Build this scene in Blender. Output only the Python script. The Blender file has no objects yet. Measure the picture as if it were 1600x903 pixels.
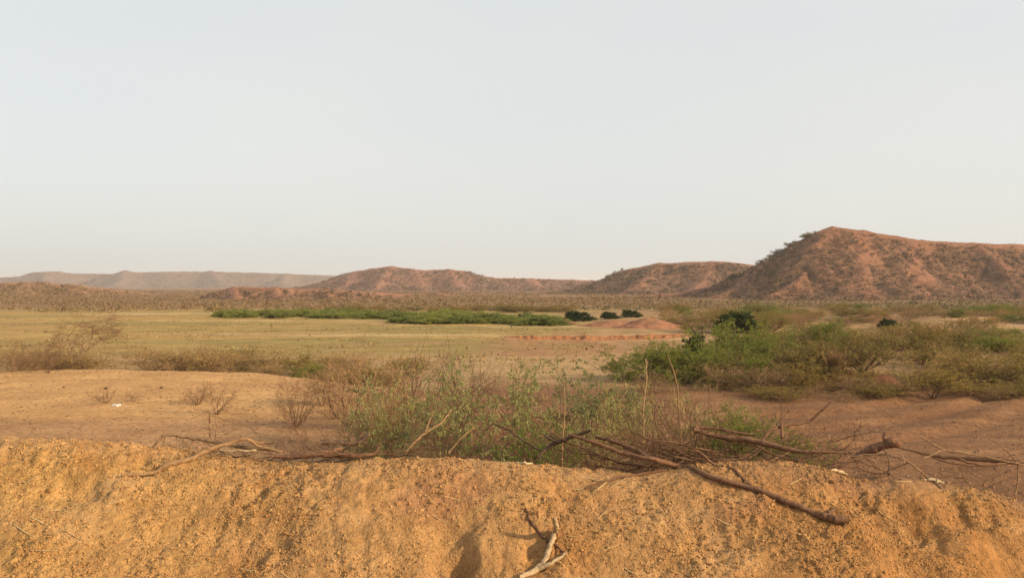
import bpy, math, random
import numpy as np
from mathutils import Vector, Matrix

# ------------------------------------------------------------------ camera, world, sun, exposure
S = bpy.context.scene
COL = S.collection
EYE = 1.6            # metres above the road the photographer stands on
F = 1232.0           # focal length in photo pixels (1600 wide)
HOR = 447.0          # photo row of the true horizon
cam_d = bpy.data.cameras.new('camera')
cam = bpy.data.objects.new('camera', cam_d); COL.objects.link(cam)
cam_d.sensor_width = 36.0
cam_d.lens = 36.0 * F / 1600.0
cam_d.clip_start = 0.05
cam_d.clip_end = 30000
cam.location = (0, 0, EYE)
cam.rotation_euler = (math.radians(90) - math.atan((451.5 - HOR) / F), 0, 0)
S.camera = cam

SUN_EL = math.radians(23)
SUN_AZ = math.radians(112)     # compass-like: 0 = +Y (ahead), 90 = +X (right), so behind right
W = bpy.data.worlds.new('World'); S.world = W; W.use_nodes = True
nt = W.node_tree; nt.nodes.clear()
sky = nt.nodes.new('ShaderNodeTexSky'); sky.sky_type = 'NISHITA'; sky.sun_disc = False
sky.sun_elevation = SUN_EL; sky.sun_rotation = SUN_AZ
sky.air_density = 1.0; sky.dust_density = 4.5; sky.ozone_density = 1.0; sky.altitude = 100
mixw = nt.nodes.new('ShaderNodeMix'); mixw.data_type = 'RGBA'
mixw.inputs[0].default_value = 0.76
wtc = nt.nodes.new('ShaderNodeTexCoord'); wmp = nt.nodes.new('ShaderNodeMapping'); wmp.inputs['Scale'].default_value = (1.2, 1.2, 3.0)
wns = nt.nodes.new('ShaderNodeTexNoise'); wns.inputs['Scale'].default_value = 1.6; wns.inputs['Detail'].default_value = 3
wrp = nt.nodes.new('ShaderNodeValToRGB')        # thin, slightly uneven dust veil over the whole sky
wrp.color_ramp.elements[0].position = 0.3; wrp.color_ramp.elements[0].color = (0.935, 0.955, 0.935, 1)
wrp.color_ramp.elements[1].position = 0.7; wrp.color_ramp.elements[1].color = (1, 0.99, 0.93, 1)
wsc = nt.nodes.new('ShaderNodeVectorMath'); wsc.operation = 'SCALE'; wsc.inputs['Scale'].default_value = 5.45
nt.links.new(wtc.outputs['Generated'], wmp.inputs['Vector']); nt.links.new(wmp.outputs[0], wns.inputs['Vector']); nt.links.new(wns.outputs['Fac'], wrp.inputs[0])
nt.links.new(wrp.outputs[0], wsc.inputs[0]); nt.links.new(wsc.outputs[0], mixw.inputs[7])
bg = nt.nodes.new('ShaderNodeBackground'); bg.inputs[1].default_value = 0.12
wo = nt.nodes.new('ShaderNodeOutputWorld')
nt.links.new(sky.outputs[0], mixw.inputs[6]); nt.links.new(mixw.outputs[2], bg.inputs[0])
nt.links.new(bg.outputs[0], wo.inputs[0])

sd = bpy.data.lights.new('sun', 'SUN'); sd.energy = 4.6; sd.angle = math.radians(2.2)
sd.color = (1.0, 0.75, 0.45)
sun = bpy.data.objects.new('sun', sd); COL.objects.link(sun)
sv = Vector((math.sin(SUN_AZ) * math.cos(SUN_EL), math.cos(SUN_AZ) * math.cos(SUN_EL), math.sin(SUN_EL)))
sun.rotation_euler = sv.to_track_quat('Z', 'Y').to_euler()
sun.location = (20, -20, 30)

S.view_settings.view_transform = 'Standard'; S.view_settings.look = 'None'
S.view_settings.gamma = 1.0; S.view_settings.use_curve_mapping = False
S.view_settings.exposure = 0.5
S.render.engine = 'CYCLES'
S.cycles.max_bounces = 5; S.cycles.diffuse_bounces = 3; S.cycles.transmission_bounces = 3
S.cycles.transparent_max_bounces = 4; S.cycles.volume_bounces = 1
S.cycles.use_denoising = True

# ------------------------------------------------------------------ numpy noise
def _hash(ix, iy, seed):
    h = (ix.astype(np.int64) * 374761393 + iy.astype(np.int64) * 668265263 + seed * 1442695041) & 0xFFFFFFFF
    h = ((h ^ (h >> 13)) * 1274126177) & 0xFFFFFFFF
    h = ((h ^ (h >> 16)) * 2246822519) & 0xFFFFFFFF
    return (h ^ (h >> 15)) & 0xFFFFFFFF
_GX = np.cos(np.arange(1024) * 2 * math.pi / 1024); _GY = np.sin(np.arange(1024) * 2 * math.pi / 1024)
def perlin(x, y, seed=0):
    x = np.asarray(x, float); y = np.asarray(y, float)
    x0 = np.floor(x); y0 = np.floor(y); fx = x - x0; fy = y - y0
    u = fx * fx * fx * (fx * (fx * 6 - 15) + 10); v = fy * fy * fy * (fy * (fy * 6 - 15) + 10)
    def g(dx, dy):
        a = _hash(x0 + dx, y0 + dy, seed) & 1023
        return _GX[a] * (fx - dx) + _GY[a] * (fy - dy)
    n0 = g(0, 0) * (1 - u) + g(1, 0) * u; n1 = g(0, 1) * (1 - u) + g(1, 1) * u
    return (n0 * (1 - v) + n1 * v) * 1.5
def fbm(x, y, oct=4, seed=0, gain=0.5):
    s = 0; a = 1; t = 0
    for i in range(oct):
        s = s + a * perlin(x * 2 ** i + 17.3 * i, y * 2 ** i - 9.1 * i, seed + i * 31); t += a; a *= gain
    return s / t
def worley(x, y, seed=0):
    ix = np.floor(x); iy = np.floor(y); best = np.full(np.shape(x), 9.0); idv = np.zeros(np.shape(x))
    for dx in (-1, 0, 1):
        for dy in (-1, 0, 1):
            cx = ix + dx; cy = iy + dy
            px = cx + _hash(cx, cy, seed) / 4294967296.0; py = cy + _hash(cx, cy, seed + 7) / 4294967296.0
            d = (px - x) ** 2 + (py - y) ** 2
            m = d < best; best = np.where(m, d, best)
            idv = np.where(m, _hash(cx, cy, seed + 13) / 4294967296.0, idv)
    return np.sqrt(best), idv
def sstep(a, b, x):
    t = np.clip((x - a) / (b - a), 0, 1); return t * t * (3 - 2 * t)
def smax(a, b, k):
    h = np.clip(0.5 + 0.5 * (a - b) / k, 0, 1); return b * (1 - h) + a * h + k * h * (1 - h)

# ------------------------------------------------------------------ materials
def mat(name):
    m = bpy.data.materials.new(name); m.use_nodes = True
    n = m.node_tree; b = n.nodes['Principled BSDF']
    b.inputs['Roughness'].default_value = 0.95
    b.inputs['Specular IOR Level'].default_value = 0.12
    return m, n, b
def N(n, t, **kw):
    o = n.nodes.new(t)
    for k, v in kw.items(): setattr(o, k, v)
    return o
def noise(n, co, scale, detail=6, rough=0.6):
    t = N(n, 'ShaderNodeTexNoise'); t.inputs['Scale'].default_value = scale
    t.inputs['Detail'].default_value = detail; t.inputs['Roughness'].default_value = rough
    n.links.new(co, t.inputs['Vector']); return t.outputs['Fac']
def ramp(n, fac, stops):
    r = N(n, 'ShaderNodeValToRGB'); e = r.color_ramp.elements
    while len(e) < len(stops): e.new(0.5)
    for i, (p, c) in enumerate(stops):
        e[i].position = p; e[i].color = (c[0], c[1], c[2], 1) if hasattr(c, '__len__') else (c, c, c, 1)
    n.links.new(fac, r.inputs[0]); return r.outputs[0]
def mul(n, a, b, fac=1.0, mode='MULTIPLY'):
    m = N(n, 'ShaderNodeMix', data_type='RGBA', blend_type=mode); m.inputs[0].default_value = fac
    for s, v in ((6, a), (7, b)):
        if isinstance(v, tuple): m.inputs[s].default_value = v
        else: n.links.new(v, m.inputs[s])
    return m.outputs[2]
def bump(n, b, h, strength, dist, prev=None):
    o = N(n, 'ShaderNodeBump'); o.inputs['Strength'].default_value = strength; o.inputs['Distance'].default_value = dist
    n.links.new(h, o.inputs['Height'])
    if prev is not None: n.links.new(prev, o.inputs['Normal'])
    n.links.new(o.outputs[0], b.inputs['Normal']); return o.outputs[0]

def soil_material(name, fine, coarse, bdist, lo=0.62, hi=1.3):
    """vertex colour 'col' times two scales of grain, with fine relief"""
    m, n, b = mat(name)
    at = N(n, 'ShaderNodeAttribute', attribute_name='col')
    co = N(n, 'ShaderNodeTexCoord').outputs['Object']
    f1 = noise(n, co, fine, 8, 0.7); f2 = noise(n, co, coarse, 5, 0.6)
    c = mul(n, at.outputs['Color'], ramp(n, f1, [(0.25, lo), (0.75, hi)]))
    c = mul(n, c, ramp(n, f2, [(0.3, (0.84, 0.80, 0.76)), (0.7, (1.12, 1.12, 1.12))]))
    n.links.new(c, b.inputs['Base Color'])
    p = bump(n, b, f1, 0.8, bdist); bump(n, b, noise(n, co, fine * 3.1, 4, 0.7), 0.6, bdist * 0.4, p)
    return m
M_GROUND = soil_material('plain_soil', 7.0, 0.5, 0.07, 0.5, 1.4)
def bank_material(name):
    m, n, b = mat(name)
    at = N(n, 'ShaderNodeAttribute', attribute_name='col')
    co = N(n, 'ShaderNodeTexCoord').outputs['Object']
    wn = N(n, 'ShaderNodeTexNoise'); wn.inputs['Scale'].default_value = 55; n.links.new(co, wn.inputs['Vector'])
    wv = N(n, 'ShaderNodeVectorMath', operation='MULTIPLY_ADD'); n.links.new(wn.outputs['Color'], wv.inputs[0]); wv.inputs[1].default_value = (0.012, 0.012, 0.012); n.links.new(co, wv.inputs[2])
    prev = None; c = at.outputs['Color']
    msk = ramp(n, noise(n, co, 4.0, 4, 0.6), [(0.38, 0.5), (0.62, 1.15)])
    for sc, dist, st in ((60, 0.010, 0.75), (125, 0.0065, 0.85), (240, 0.004, 0.8)):
        v = N(n, 'ShaderNodeTexVoronoi'); v.inputs['Scale'].default_value = sc; n.links.new(wv.outputs[0], v.inputs['Vector'])
        inv = N(n, 'ShaderNodeMath', operation='SUBTRACT'); inv.inputs[0].default_value = 1.0; n.links.new(v.outputs['Distance'], inv.inputs[1])
        sep = N(n, 'ShaderNodeSeparateColor'); n.links.new(v.outputs['Color'], sep.inputs[0])
        hm = N(n, 'ShaderNodeMath', operation='MULTIPLY'); n.links.new(inv.outputs[0], hm.inputs[0]); n.links.new(sep.outputs[0], hm.inputs[1])
        hk = N(n, 'ShaderNodeMath', operation='MULTIPLY'); n.links.new(hm.outputs[0], hk.inputs[0]); n.links.new(msk, hk.inputs[1]); hm = hk
        prev = bump(n, b, hm.outputs[0], st, dist, prev)
        c = mul(n, c, ramp(n, sep.outputs[1], [(0.0, (0.91, 0.89, 0.87)), (1.0, (1.08, 1.08, 1.09))]))
    f2 = noise(n, co, 7.0, 6, 0.65)
    c = mul(n, c, ramp(n, f2, [(0.3, (0.80, 0.76, 0.72)), (0.7, (1.12, 1.12, 1.12))]))
    n.links.new(c, b.inputs['Base Color']); return m
M_BANK = bank_material('bank_soil')
M_HILL = soil_material('hill_soil', 0.55, 0.06, 0.7, 0.66, 1.28)
M_MOUND = soil_material('mound_soil', 2.0, 0.3, 0.1)

def leaf_material(name, c0, c1, trans=0.25, by='ISLAND'):
    m, n, b = mat(name)
    g = N(n, 'ShaderNodeNewGeometry'); oi = N(n, 'ShaderNodeObjectInfo')
    c = ramp(n, g.outputs['Random Per Island'], [(0.0, c0), (1.0, c1)])
    c = mul(n, c, ramp(n, oi.outputs['Random'], [(0, (0.75, 0.78, 0.8)), (0.5, (1.0, 0.97, 0.9)), (1, (1.22, 1.12, 0.95))]))
    n.links.new(c, b.inputs['Base Color']); b.inputs['Roughness'].default_value = 0.7
    t = N(n, 'ShaderNodeBsdfTranslucent'); n.links.new(c, t.inputs['Color'])
    mx = N(n, 'ShaderNodeMixShader'); mx.inputs[0].default_value = trans
    n.links.new(b.outputs[0], mx.inputs[1]); n.links.new(t.outputs[0], mx.inputs[2])
    n.links.new(mx.outputs[0], n.nodes['Material Output'].inputs[0])
    return m
M_LEAF_PALE = leaf_material('pale_green_leaf', (0.19, 0.20, 0.065), (0.42, 0.42, 0.20), 0.35)
M_LEAF_BRIGHT = leaf_material('bright_green_leaf', (0.10, 0.16, 0.025), (0.22, 0.29, 0.07), 0.35)
M_LEAF_GREY = leaf_material('grey_green_leaf', (0.16, 0.19, 0.09), (0.30, 0.31, 0.18))
M_LEAF_GREEN = leaf_material('mesquite_leaf', (0.13, 0.17, 0.032), (0.30, 0.33, 0.085), 0.45)
M_LEAF_DARK = leaf_material('dark_leaf', (0.025, 0.045, 0.014), (0.06, 0.085, 0.026))
M_LEAF_OLIVE = leaf_material('olive_leaf', (0.19, 0.16, 0.048), (0.38, 0.305, 0.105), 0.45)
M_LEAF_TAN = leaf_material('tan_leaf', (0.27, 0.19, 0.075), (0.44, 0.32, 0.14), 0.3)
M_LEAF_STRIP = leaf_material('strip_leaf', (0.17, 0.205, 0.055), (0.36, 0.385, 0.12), 0.5)
M_LEAF_BROWN = leaf_material('dry_brown_leaf', (0.24, 0.15, 0.07), (0.38, 0.25, 0.125), 0.2)

def wood_material(name, c0, c1, scale=30):
    m, n, b = mat(name)
    co = N(n, 'ShaderNodeTexCoord').outputs['Object']
    f = noise(n, co, scale, 6, 0.7)
    oi = N(n, 'ShaderNodeObjectInfo')
    c = mul(n, ramp(n, f, [(0.3, c0), (0.7, c1)]), ramp(n, oi.outputs['Random'], [(0, 0.8), (1, 1.2)]))
    n.links.new(c, b.inputs['Base Color']); b.inputs['Roughness'].default_value = 0.85
    f3 = noise(n, co, scale * 4, 8, 0.8); c = mul(n, c, ramp(n, f3, [(0.35, 0.6), (0.65, 1.3)])); n.links.new(c, b.inputs['Base Color'])
    p = bump(n, b, f, 0.8, 0.005); bump(n, b, f3, 0.8, 0.002, p)
    return m
M_BARK = wood_material('bark', (0.055, 0.035, 0.024), (0.16, 0.105, 0.07))
M_TWIG = wood_material('dry_twig', (0.17, 0.105, 0.06), (0.33, 0.215, 0.125))
M_TWIG_DARK = wood_material('dark_twig', (0.10, 0.055, 0.034), (0.20, 0.118, 0.07))
M_TANTWIG = wood_material('tan_twig', (0.24, 0.145, 0.07), (0.42, 0.27, 0.14))
M_BRANCH = wood_material('brown_bark', (0.10, 0.052, 0.03), (0.23, 0.128, 0.075), 60)
M_PALEWOOD = wood_material('bleached_wood', (0.36, 0.25, 0.14), (0.66, 0.50, 0.31), 70)
M_TANWOOD = wood_material('tan_bark', (0.19, 0.11, 0.055), (0.36, 0.225, 0.115), 50)
M_STRAW = wood_material('straw', (0.45, 0.31, 0.14), (0.68, 0.5, 0.26), 60)
M_DEBRIS = wood_material('red_brown_wood', (0.10, 0.05, 0.03), (0.25, 0.14, 0.085), 60)

def scrub_material():
    m, n, b = mat('scrub_foliage')
    at = N(n, 'ShaderNodeAttribute', attribute_name='col')
    g = N(n, 'ShaderNodeNewGeometry')
    c = mul(n, at.outputs['Color'], ramp(n, g.outputs['Random Per Island'], [(0, 0.78), (1, 1.22)]))
    n.links.new(c, b.inputs['Base Color']); return m
M_SCRUB = scrub_material()

# ------------------------------------------------------------------ mesh helpers
def mesh_np(name, v, f, m=None, smooth=False, col=None):
    """v (n,3); f (k,3) or (k,4)"""
    me = bpy.data.meshes.new(name); v = np.ascontiguousarray(v, np.float32); f = np.ascontiguousarray(f, np.int32)
    me.vertices.add(len(v)); me.vertices.foreach_set('co', v.ravel())
    k = f.shape[1]; me.loops.add(f.size); me.loops.foreach_set('vertex_index', f.ravel())
    me.polygons.add(len(f)); me.polygons.foreach_set('loop_start', np.arange(0, f.size, k, dtype=np.int32))
    me.polygons.foreach_set('loop_total', np.full(len(f), k, np.int32))
    me.polygons.foreach_set('use_smooth', np.full(len(f), bool(smooth)))
    if col is not None:
        a = me.color_attributes.new('col', 'FLOAT_COLOR', 'POINT')
        a.data.foreach_set('color', np.concatenate([col, np.ones((len(col), 1))], 1).astype(np.float32).ravel())
    if m: me.materials.append(m)
    me.update(calc_edges=True)
    return me
def obj(name, me, parent=None, loc=(0, 0, 0), label=None, cat=None, group=None, kind=None):
    o = bpy.data.objects.new(name, me); COL.objects.link(o); o.location = loc
    if parent is not None: o.parent = parent
    tag(o, label, cat, group, kind); return o
def tag(o, label=None, cat=None, group=None, kind=None):
    for k, v in (('label', label), ('category', cat), ('group', group), ('kind', kind)):
        if v: o[k] = v
def grid_faces(nx, ny):
    i = np.arange(nx - 1)[None, :] + np.arange(ny - 1)[:, None] * nx
    i = i.ravel(); return np.stack([i, i + 1, i + nx + 1, i + nx], 1)
def lerp3(a, b, t):
    return a * (1 - t)[..., None] + np.asarray(b) * t[..., None]

# ------------------------------------------------------------------ terrain height
CREST_Y = 3.4
_cp = np.array([(-400, 672), (0, 680), (100, 687), (200, 697), (300, 705), (420, 716), (520, 713), (620, 709), (700, 711), (800, 717), (900, 724),
                (1000, 732), (1100, 727), (1200, 717), (1290, 722), (1340, 741), (1400, 738), (1480, 748), (1540, 764), (1600, 778), (2000, 790)], float)
_cx = (_cp[:, 0] - 800) / F * CREST_Y; _cz = EYE - (_cp[:, 1] - HOR) / F * CREST_Y
def bank_z(x, y):
    zc = np.interp(x, _cx, _cz); u = y - CREST_Y - 0.05 * perlin(x * 1.1, 0 * x + 3.3, 5)
    sf, sb, r = 0.62, 0.42, 0.10
    return zc - 0.018 + (sf - sb) / 2 * u - (sf + sb) / 2 * (np.sqrt(u * u + r * r) - r)
def edge_y(x):      # rim of the sandy terrace on the left
    return np.interp(x, [-60, -19, -16.2, -9.5, -7.2, -4.9, -2], [33, 29.8, 30.6, 29.0, 27.4, 25.2, 24]) + 0.6 * perlin(x * 0.35, 0 * x, 8)
def plain_z(x, y):
    e = edge_y(x)
    left = 1 - sstep(-5, 0, x)
    step = left * sstep(0.0, 1.3, y - e) + (1 - left) * sstep(22, 46, y)
    z = -1.6 - 0.5 * step
    z = z + 0.05 * fbm(x * 0.12, y * 0.12, 4, 11) * sstep(8, 14, y) + 0.02 * fbm(x * 0.9, y * 0.9, 3, 12)
    # uneven scrub ground on the right, small rises between the bushes
    right = sstep(7, 14, x) * sstep(26, 34, y) * (1 - sstep(95, 130, y))
    z = z + right * 0.35 * np.maximum(0, fbm(x * 0.10, y * 0.075, 3, 21) + 0.15)
    # dark red cut bank at far right
    cut = sstep(12.6, 14.0, x) * sstep(34.2, 34.8, y + 0.5 * perlin(x * 0.4, y * 0.1, 3)) * (1 - sstep(37, 42, y))
    z = z + 0.42 * cut
    cut2 = sstep(8.9, 9.8, x) * (1 - sstep(12, 13, x)) * sstep(25.4, 25.8, y + 0.3 * perlin(x * 0.7, y * 0.1, 4)) * (1 - sstep(26.4, 28.5, y))
    z = z + 0.38 * cut2
    # dug orange scarp in the field
    sc = sstep(-0.3, 1.2, x) * (1 - sstep(11.5, 14, x))
    z = z - sc * 0.12 * sstep(46, 54, y) * (1 - sstep(57, 63, y))
    # wheel ruts of the track at right
    tr = sstep(3.0, 6.0, x)
    c = 15.5 + 0.10 * (x - 5) ** 1.0 + 0.06 * np.maximum(x - 5, 0) ** 2
    for o in (0.0, 1.7, 3.6):
        z = z - 0.075 * tr * np.exp(-((y - c - o) / 0.28) ** 2) + 0.05 * tr * np.exp(-((y - c - o - 0.6) / 0.28) ** 2)
    far = sstep(90, 260, y)
    z = z + far * 0.5 * fbm(x * 0.02, y * 0.02, 4, 31)
    return z
def ground_z(x, y):
    x = np.asarray(x, float); y = np.asarray(y, float)
    b = bank_z(x, y)
    z = smax(b, plain_z(x, y), 0.35)
    road = np.where(y < CREST_Y, 0.02 * perlin(x * 0.7, y * 0.7, 2), -9.0)
    return np.maximum(z, road)
def gz(x, y): return float(ground_z(np.array([x]), np.array([y]))[0])

# ------------------------------------------------------------------ the ground sheet
def axis(near, start, grow, end):
    a = [0.0]
    while a[-1] < end: a.append(a[-1] + max(near, near * 1.0 + (a[-1] - start) * grow if a[-1] > start else near))
    return np.array(a)
def build_ground():
    xs = axis(0.20, 12, 0.031, 5200); xs = np.concatenate([-xs[:0:-1], xs])
    ys = np.concatenate([-axis(1.0, 5, 0.15, 3000)[:0:-1], np.arange(0, 6, 0.1), 6 + axis(0.10, 6, 0.0175, 7000)])
    X, Y = np.meshgrid(xs, ys); x = X.ravel(); y = Y.ravel(); z = ground_z(x, y)
    under = (np.abs(x) < 3.75) * (y > 2.02) * (y < 4.18)
    z = z - 0.14 * under
    # soil colours by place
    yy = np.maximum(y, 2.0); px = 800 + x / yy * F; py = HOR + (EYE - z) / yy * F
    w = fbm(x * 0.15, y * 0.15, 4, 51); w2 = fbm(x * 0.05, y * 0.3, 4, 52)
    sand = np.array((0.50, 0.30, 0.132)); red = np.array((0.225, 0.118, 0.060)); brown = np.array((0.33, 0.19, 0.105))
    c = np.tile(sand, (len(x), 1))
    c = lerp3(c, red, sstep(330, 760, px + 120 * w))
    c = lerp3(c, brown, 0.62 * (1 - sstep(450, 620, px)) * sstep(646, 664, py + 14 * w2) * (1 - sstep(720, 760, py)))
    c = lerp3(c, (0.34, 0.195, 0.098), 0.55 * sstep(0.05, 0.4, fbm(x * 0.25, y * 0.9, 4, 53)) * sstep(900, 1200, px))
    # lowland behind the terrace
    low = (1 - sstep(-3.0, 0, x)) * sstep(-0.2, 0.6, y - edge_y(x)) + sstep(-3.0, 0, x) * (1 - sstep(5, 9, x)) * sstep(24, 30, y + 3 * w)
    c = lerp3(c, (0.40, 0.265, 0.13), np.clip(low, 0, 1))
    # field of short dry grass
    field = sstep(40, 46, y + 5 * w) * (1 - sstep(120, 150, y + 12 * w)) * (1 - sstep(6, 15, x + 4 * w - (y - 60) * 0.12))
    streak = fbm(x * 0.035, y * 0.11, 5, 55)
    fc = lerp3(np.tile(np.array((0.39, 0.258, 0.092)), (len(x), 1)), (0.285, 0.216, 0.078), sstep(-0.2, 0.25, streak + 0.25 * sstep(-30, 0, x)))
    fc = lerp3(fc, (0.46, 0.34, 0.165), sstep(0.2, 0.4, fbm(x * 0.03 + 7, y * 0.16, 4, 56)))
    fc = lerp3(fc, (0.33, 0.205, 0.10), 0.8 * sstep(0.1, 0.4, fbm(x * 0.05 - 3, y * 0.14, 5, 59)))
    fc = fc * (1 + 0.3 * fbm(x * 0.35, y * 0.5, 4, 60))[:, None]
    c = lerp3(c, fc, np.clip(field, 0, 1))
    # dug orange earth
    dug = sstep(-1.5, 0.5, x + 1.5 * w) * (1 - sstep(11, 15, x)) * sstep(54.5, 57, y + 3 * w) * (1 - sstep(58.8, 60.0, y + 1.2 * w))
    c = lerp3(c, (0.33, 0.175, 0.09), np.clip(0.6 * dug * sstep(-0.35, 0.25, fbm(x * 0.5, y * 0.9, 4, 91) + 0.1), 0, 1))
    pan = sstep(-3, 0, x) * (1 - sstep(10, 14, x)) * sstep(38, 43, y + 3 * w) * (1 - sstep(54, 57, y + 3 * w))
    c = lerp3(c, (0.35, 0.19, 0.10), np.clip(pan * (0.6 + 0.8 * sstep(-0.2, 0.3, fbm(x * 0.25, y * 0.25, 4, 92))), 0, 1) * 0.85)
    # red cuts at right
    cutm = sstep(12.4, 13.6, x) * sstep(33.4, 34.2, y) * (1 - sstep(35.4, 36.4, y)) + sstep(8.6, 9.6, x) * (1 - sstep(12.2, 13.2, x)) * sstep(25.0, 25.4, y) * (1 - sstep(26.2, 26.8, y))
    c = lerp3(c, (0.13, 0.055, 0.035), np.clip(cutm, 0, 1) * 0.9)
    # scrubland floor
    rs = sstep(5, 9, x) * sstep(26, 34, y + 3 * w)
    c = lerp3(c, (0.31, 0.20, 0.10), np.clip(rs, 0, 1) * 0.8)
    c = lerp3(c, (0.52, 0.33, 0.16), np.clip(rs * sstep(0.05, 0.3, fbm(x * 0.10, y * 0.075, 3, 21)) * (1 - sstep(80, 110, y)), 0, 1) * 0.8)
    far = sstep(115, 150, y + 14 * w)
    c = lerp3(c, (0.225, 0.14, 0.072), far)
    c = lerp3(c, (0.29, 0.165, 0.095), far * sstep(0.0, 0.4, fbm(x * 0.012, y * 0.012, 4, 57)))
    # streaky tone variation, darker band along the track
    c = c * (1 + 0.34 * fbm(x * 0.45, y * 1.8, 5, 58, 0.6))[:, None]
    tr = sstep(4.0, 7.0, x) * np.exp(-((y - (17.0 + 0.10 * (x - 5) + 0.06 * np.maximum(x - 5, 0) ** 2)) / 0.35) ** 2)
    c = lerp3(c, (0.17, 0.085, 0.05), np.clip(0.6 * tr * sstep(-0.2, 0.2, w2), 0, 1))
    c = np.clip(c * 0.93, 0.01, 0.9)
    me = mesh_np('ground', np.stack([x, y, z], 1), grid_faces(len(xs), len(ys)), M_GROUND, True, c)
    obj('ground', me, label='dry sandy and reddish plain with a yellow grass field', kind='structure')
build_ground()

# ------------------------------------------------------------------ the bank in front
def bank_disp(x, y):
    wx = x + 0.03 * perlin(x * 9, y * 9, 61); wy = y + 0.03 * perlin(x * 9, y * 9, 62)
    fade = sstep(2.02, 2.3, y) * (1 - sstep(3.75, 4.15, y)) * (1 - sstep(3.4, 3.7, np.abs(x)))
    front = 1 - 0.25 * sstep(CREST_Y - 0.10, CREST_Y + 0.05, y)
    d = 0.040 * fbm(x * 2.2, y * 2.2, 3, 63) - 0.012
    rg = fbm(x * 3.2 + 0.8 * y, y * 1.5, 3, 64); d = d - 0.012 * np.maximum(0, 0.10 - np.abs(rg)) / 0.10 * sstep(0.0, 0.3, fbm(x * 1.1, y * 1.1, 2, 65))
    w1, i1 = worley(wx * 17, wy * 17, 66); w2, i2 = worley(wx * 38, wy * 38, 67); w3, i3 = worley(x * 70, y * 70, 68)
    cl = sstep(-0.15, 0.25, fbm(x * 2.5, y * 2.5, 3, 69))
    d = d + (0.35 + 0.65 * cl) * (0.020 * (np.sqrt(np.maximum(0, 0.42 - w1 * w1)) * i1) + 0.017 * np.sqrt(np.maximum(0, 0.36 - w2 * w2)) * (0.2 + i2) + 0.008 * np.sqrt(np.maximum(0, .4 - w3 * w3)) * i3)
    d = d + 0.014 * fbm(x * 16, y * 16, 5, 70, 0.65)
    # hollows where clods broke out
    for (hx, hy, rx, ry, dep) in [(-0.24, 3.02, .09, .10, .06), (-0.20, 2.90, .08, .07, .055), (-1.75, 3.14, .12, .07, .04), (-1.55, 3.28, .08, .05, .035),
                                  (1.62, 3.14, .10, .10, .05), (1.40, 3.24, .07, .08, .045), (0.08, 2.97, .05, .06, .04), (-.95, 2.95, .12, .08, .035),
                                  (1.95, 3.0, .12, .09, .05), (0.75, 3.05, .14, .08, .03), (-2.0, 2.9, .1, .1, .04), (1.86, 3.22, .1, .06, .05)]:
        q = ((x - hx) / rx) ** 2 + ((y - hy) / ry) ** 2 + 0.7 * perlin(x * 14, y * 14, 72)
        d = d - dep * np.exp(-np.maximum(q, 0) ** 1.3)
    return d * fade * front, cl
def bank_surface(x, y):
    x = np.asarray(x, float); y = np.asarray(y, float)
    d, cl = bank_disp(x, y)
    off = -0.16 * (1 - sstep(2.02, 2.16, y) * (1 - sstep(4.05, 4.18, y)) * (1 - sstep(3.6, 3.72, np.abs(x))))
    base = np.maximum(smax(bank_z(x, y), plain_z(x, y), 0.35), np.where(y < CREST_Y, 0.0, -9))
    return base + d + off
def bz(x, y): return float(bank_surface(np.array([x]), np.array([y]))[0])
def build_bank():
    xs = np.arange(-3.74, 3.7401, 0.0095)
    ys = np.concatenate([np.arange(2.02, 2.6, 0.02), np.arange(2.6, 3.62, 0.0058), np.arange(3.62, 4.2, 0.02)])
    X, Y = np.meshgrid(xs, ys); x = X.ravel(); y = Y.ravel(); z = bank_surface(x, y)
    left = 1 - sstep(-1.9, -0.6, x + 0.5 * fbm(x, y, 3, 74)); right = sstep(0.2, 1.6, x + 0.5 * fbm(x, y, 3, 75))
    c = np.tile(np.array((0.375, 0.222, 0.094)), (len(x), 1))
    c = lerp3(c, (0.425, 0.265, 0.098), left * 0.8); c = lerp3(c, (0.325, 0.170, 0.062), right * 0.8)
    c = lerp3(c, (0.42, 0.27, 0.132), 0.6 * sstep(0.05, 0.4, fbm(x * 2.1, y * 2.6, 4, 76)))      # pale dusty patches
    c = lerp3(c, (0.37, 0.185, 0.062), 0.55 * sstep(0.12, 0.4, fbm(x * 2.6 + 5, y * 3.1, 4, 77)))    # orange clay
    c = lerp3(c, (0.31, 0.16, 0.085), 0.55 * sstep(0.18, 0.45, fbm(x * 1.9 - 3, y * 2.3, 4, 78)))
    c = lerp3(c, (0.43, 0.27, 0.13), 0.6 * sstep(CREST_Y - 0.14, CREST_Y - 0.02, y + 0.06 * fbm(x * 3, y * 3, 3, 79)))   # trodden dusty top
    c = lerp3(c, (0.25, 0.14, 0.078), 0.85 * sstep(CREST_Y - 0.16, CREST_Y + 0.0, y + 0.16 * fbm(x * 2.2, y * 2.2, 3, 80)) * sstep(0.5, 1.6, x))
    w2, i2 = worley(x * 38, y * 38, 67); c = c * (0.95 + 0.16 * i2)[:, None]
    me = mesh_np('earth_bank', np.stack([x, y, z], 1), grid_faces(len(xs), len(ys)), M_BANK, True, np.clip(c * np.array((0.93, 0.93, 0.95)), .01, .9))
    return obj('earth_bank', me, label='crumbly orange earth bank across the foreground', kind='structure')
BANK = build_bank()

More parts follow.
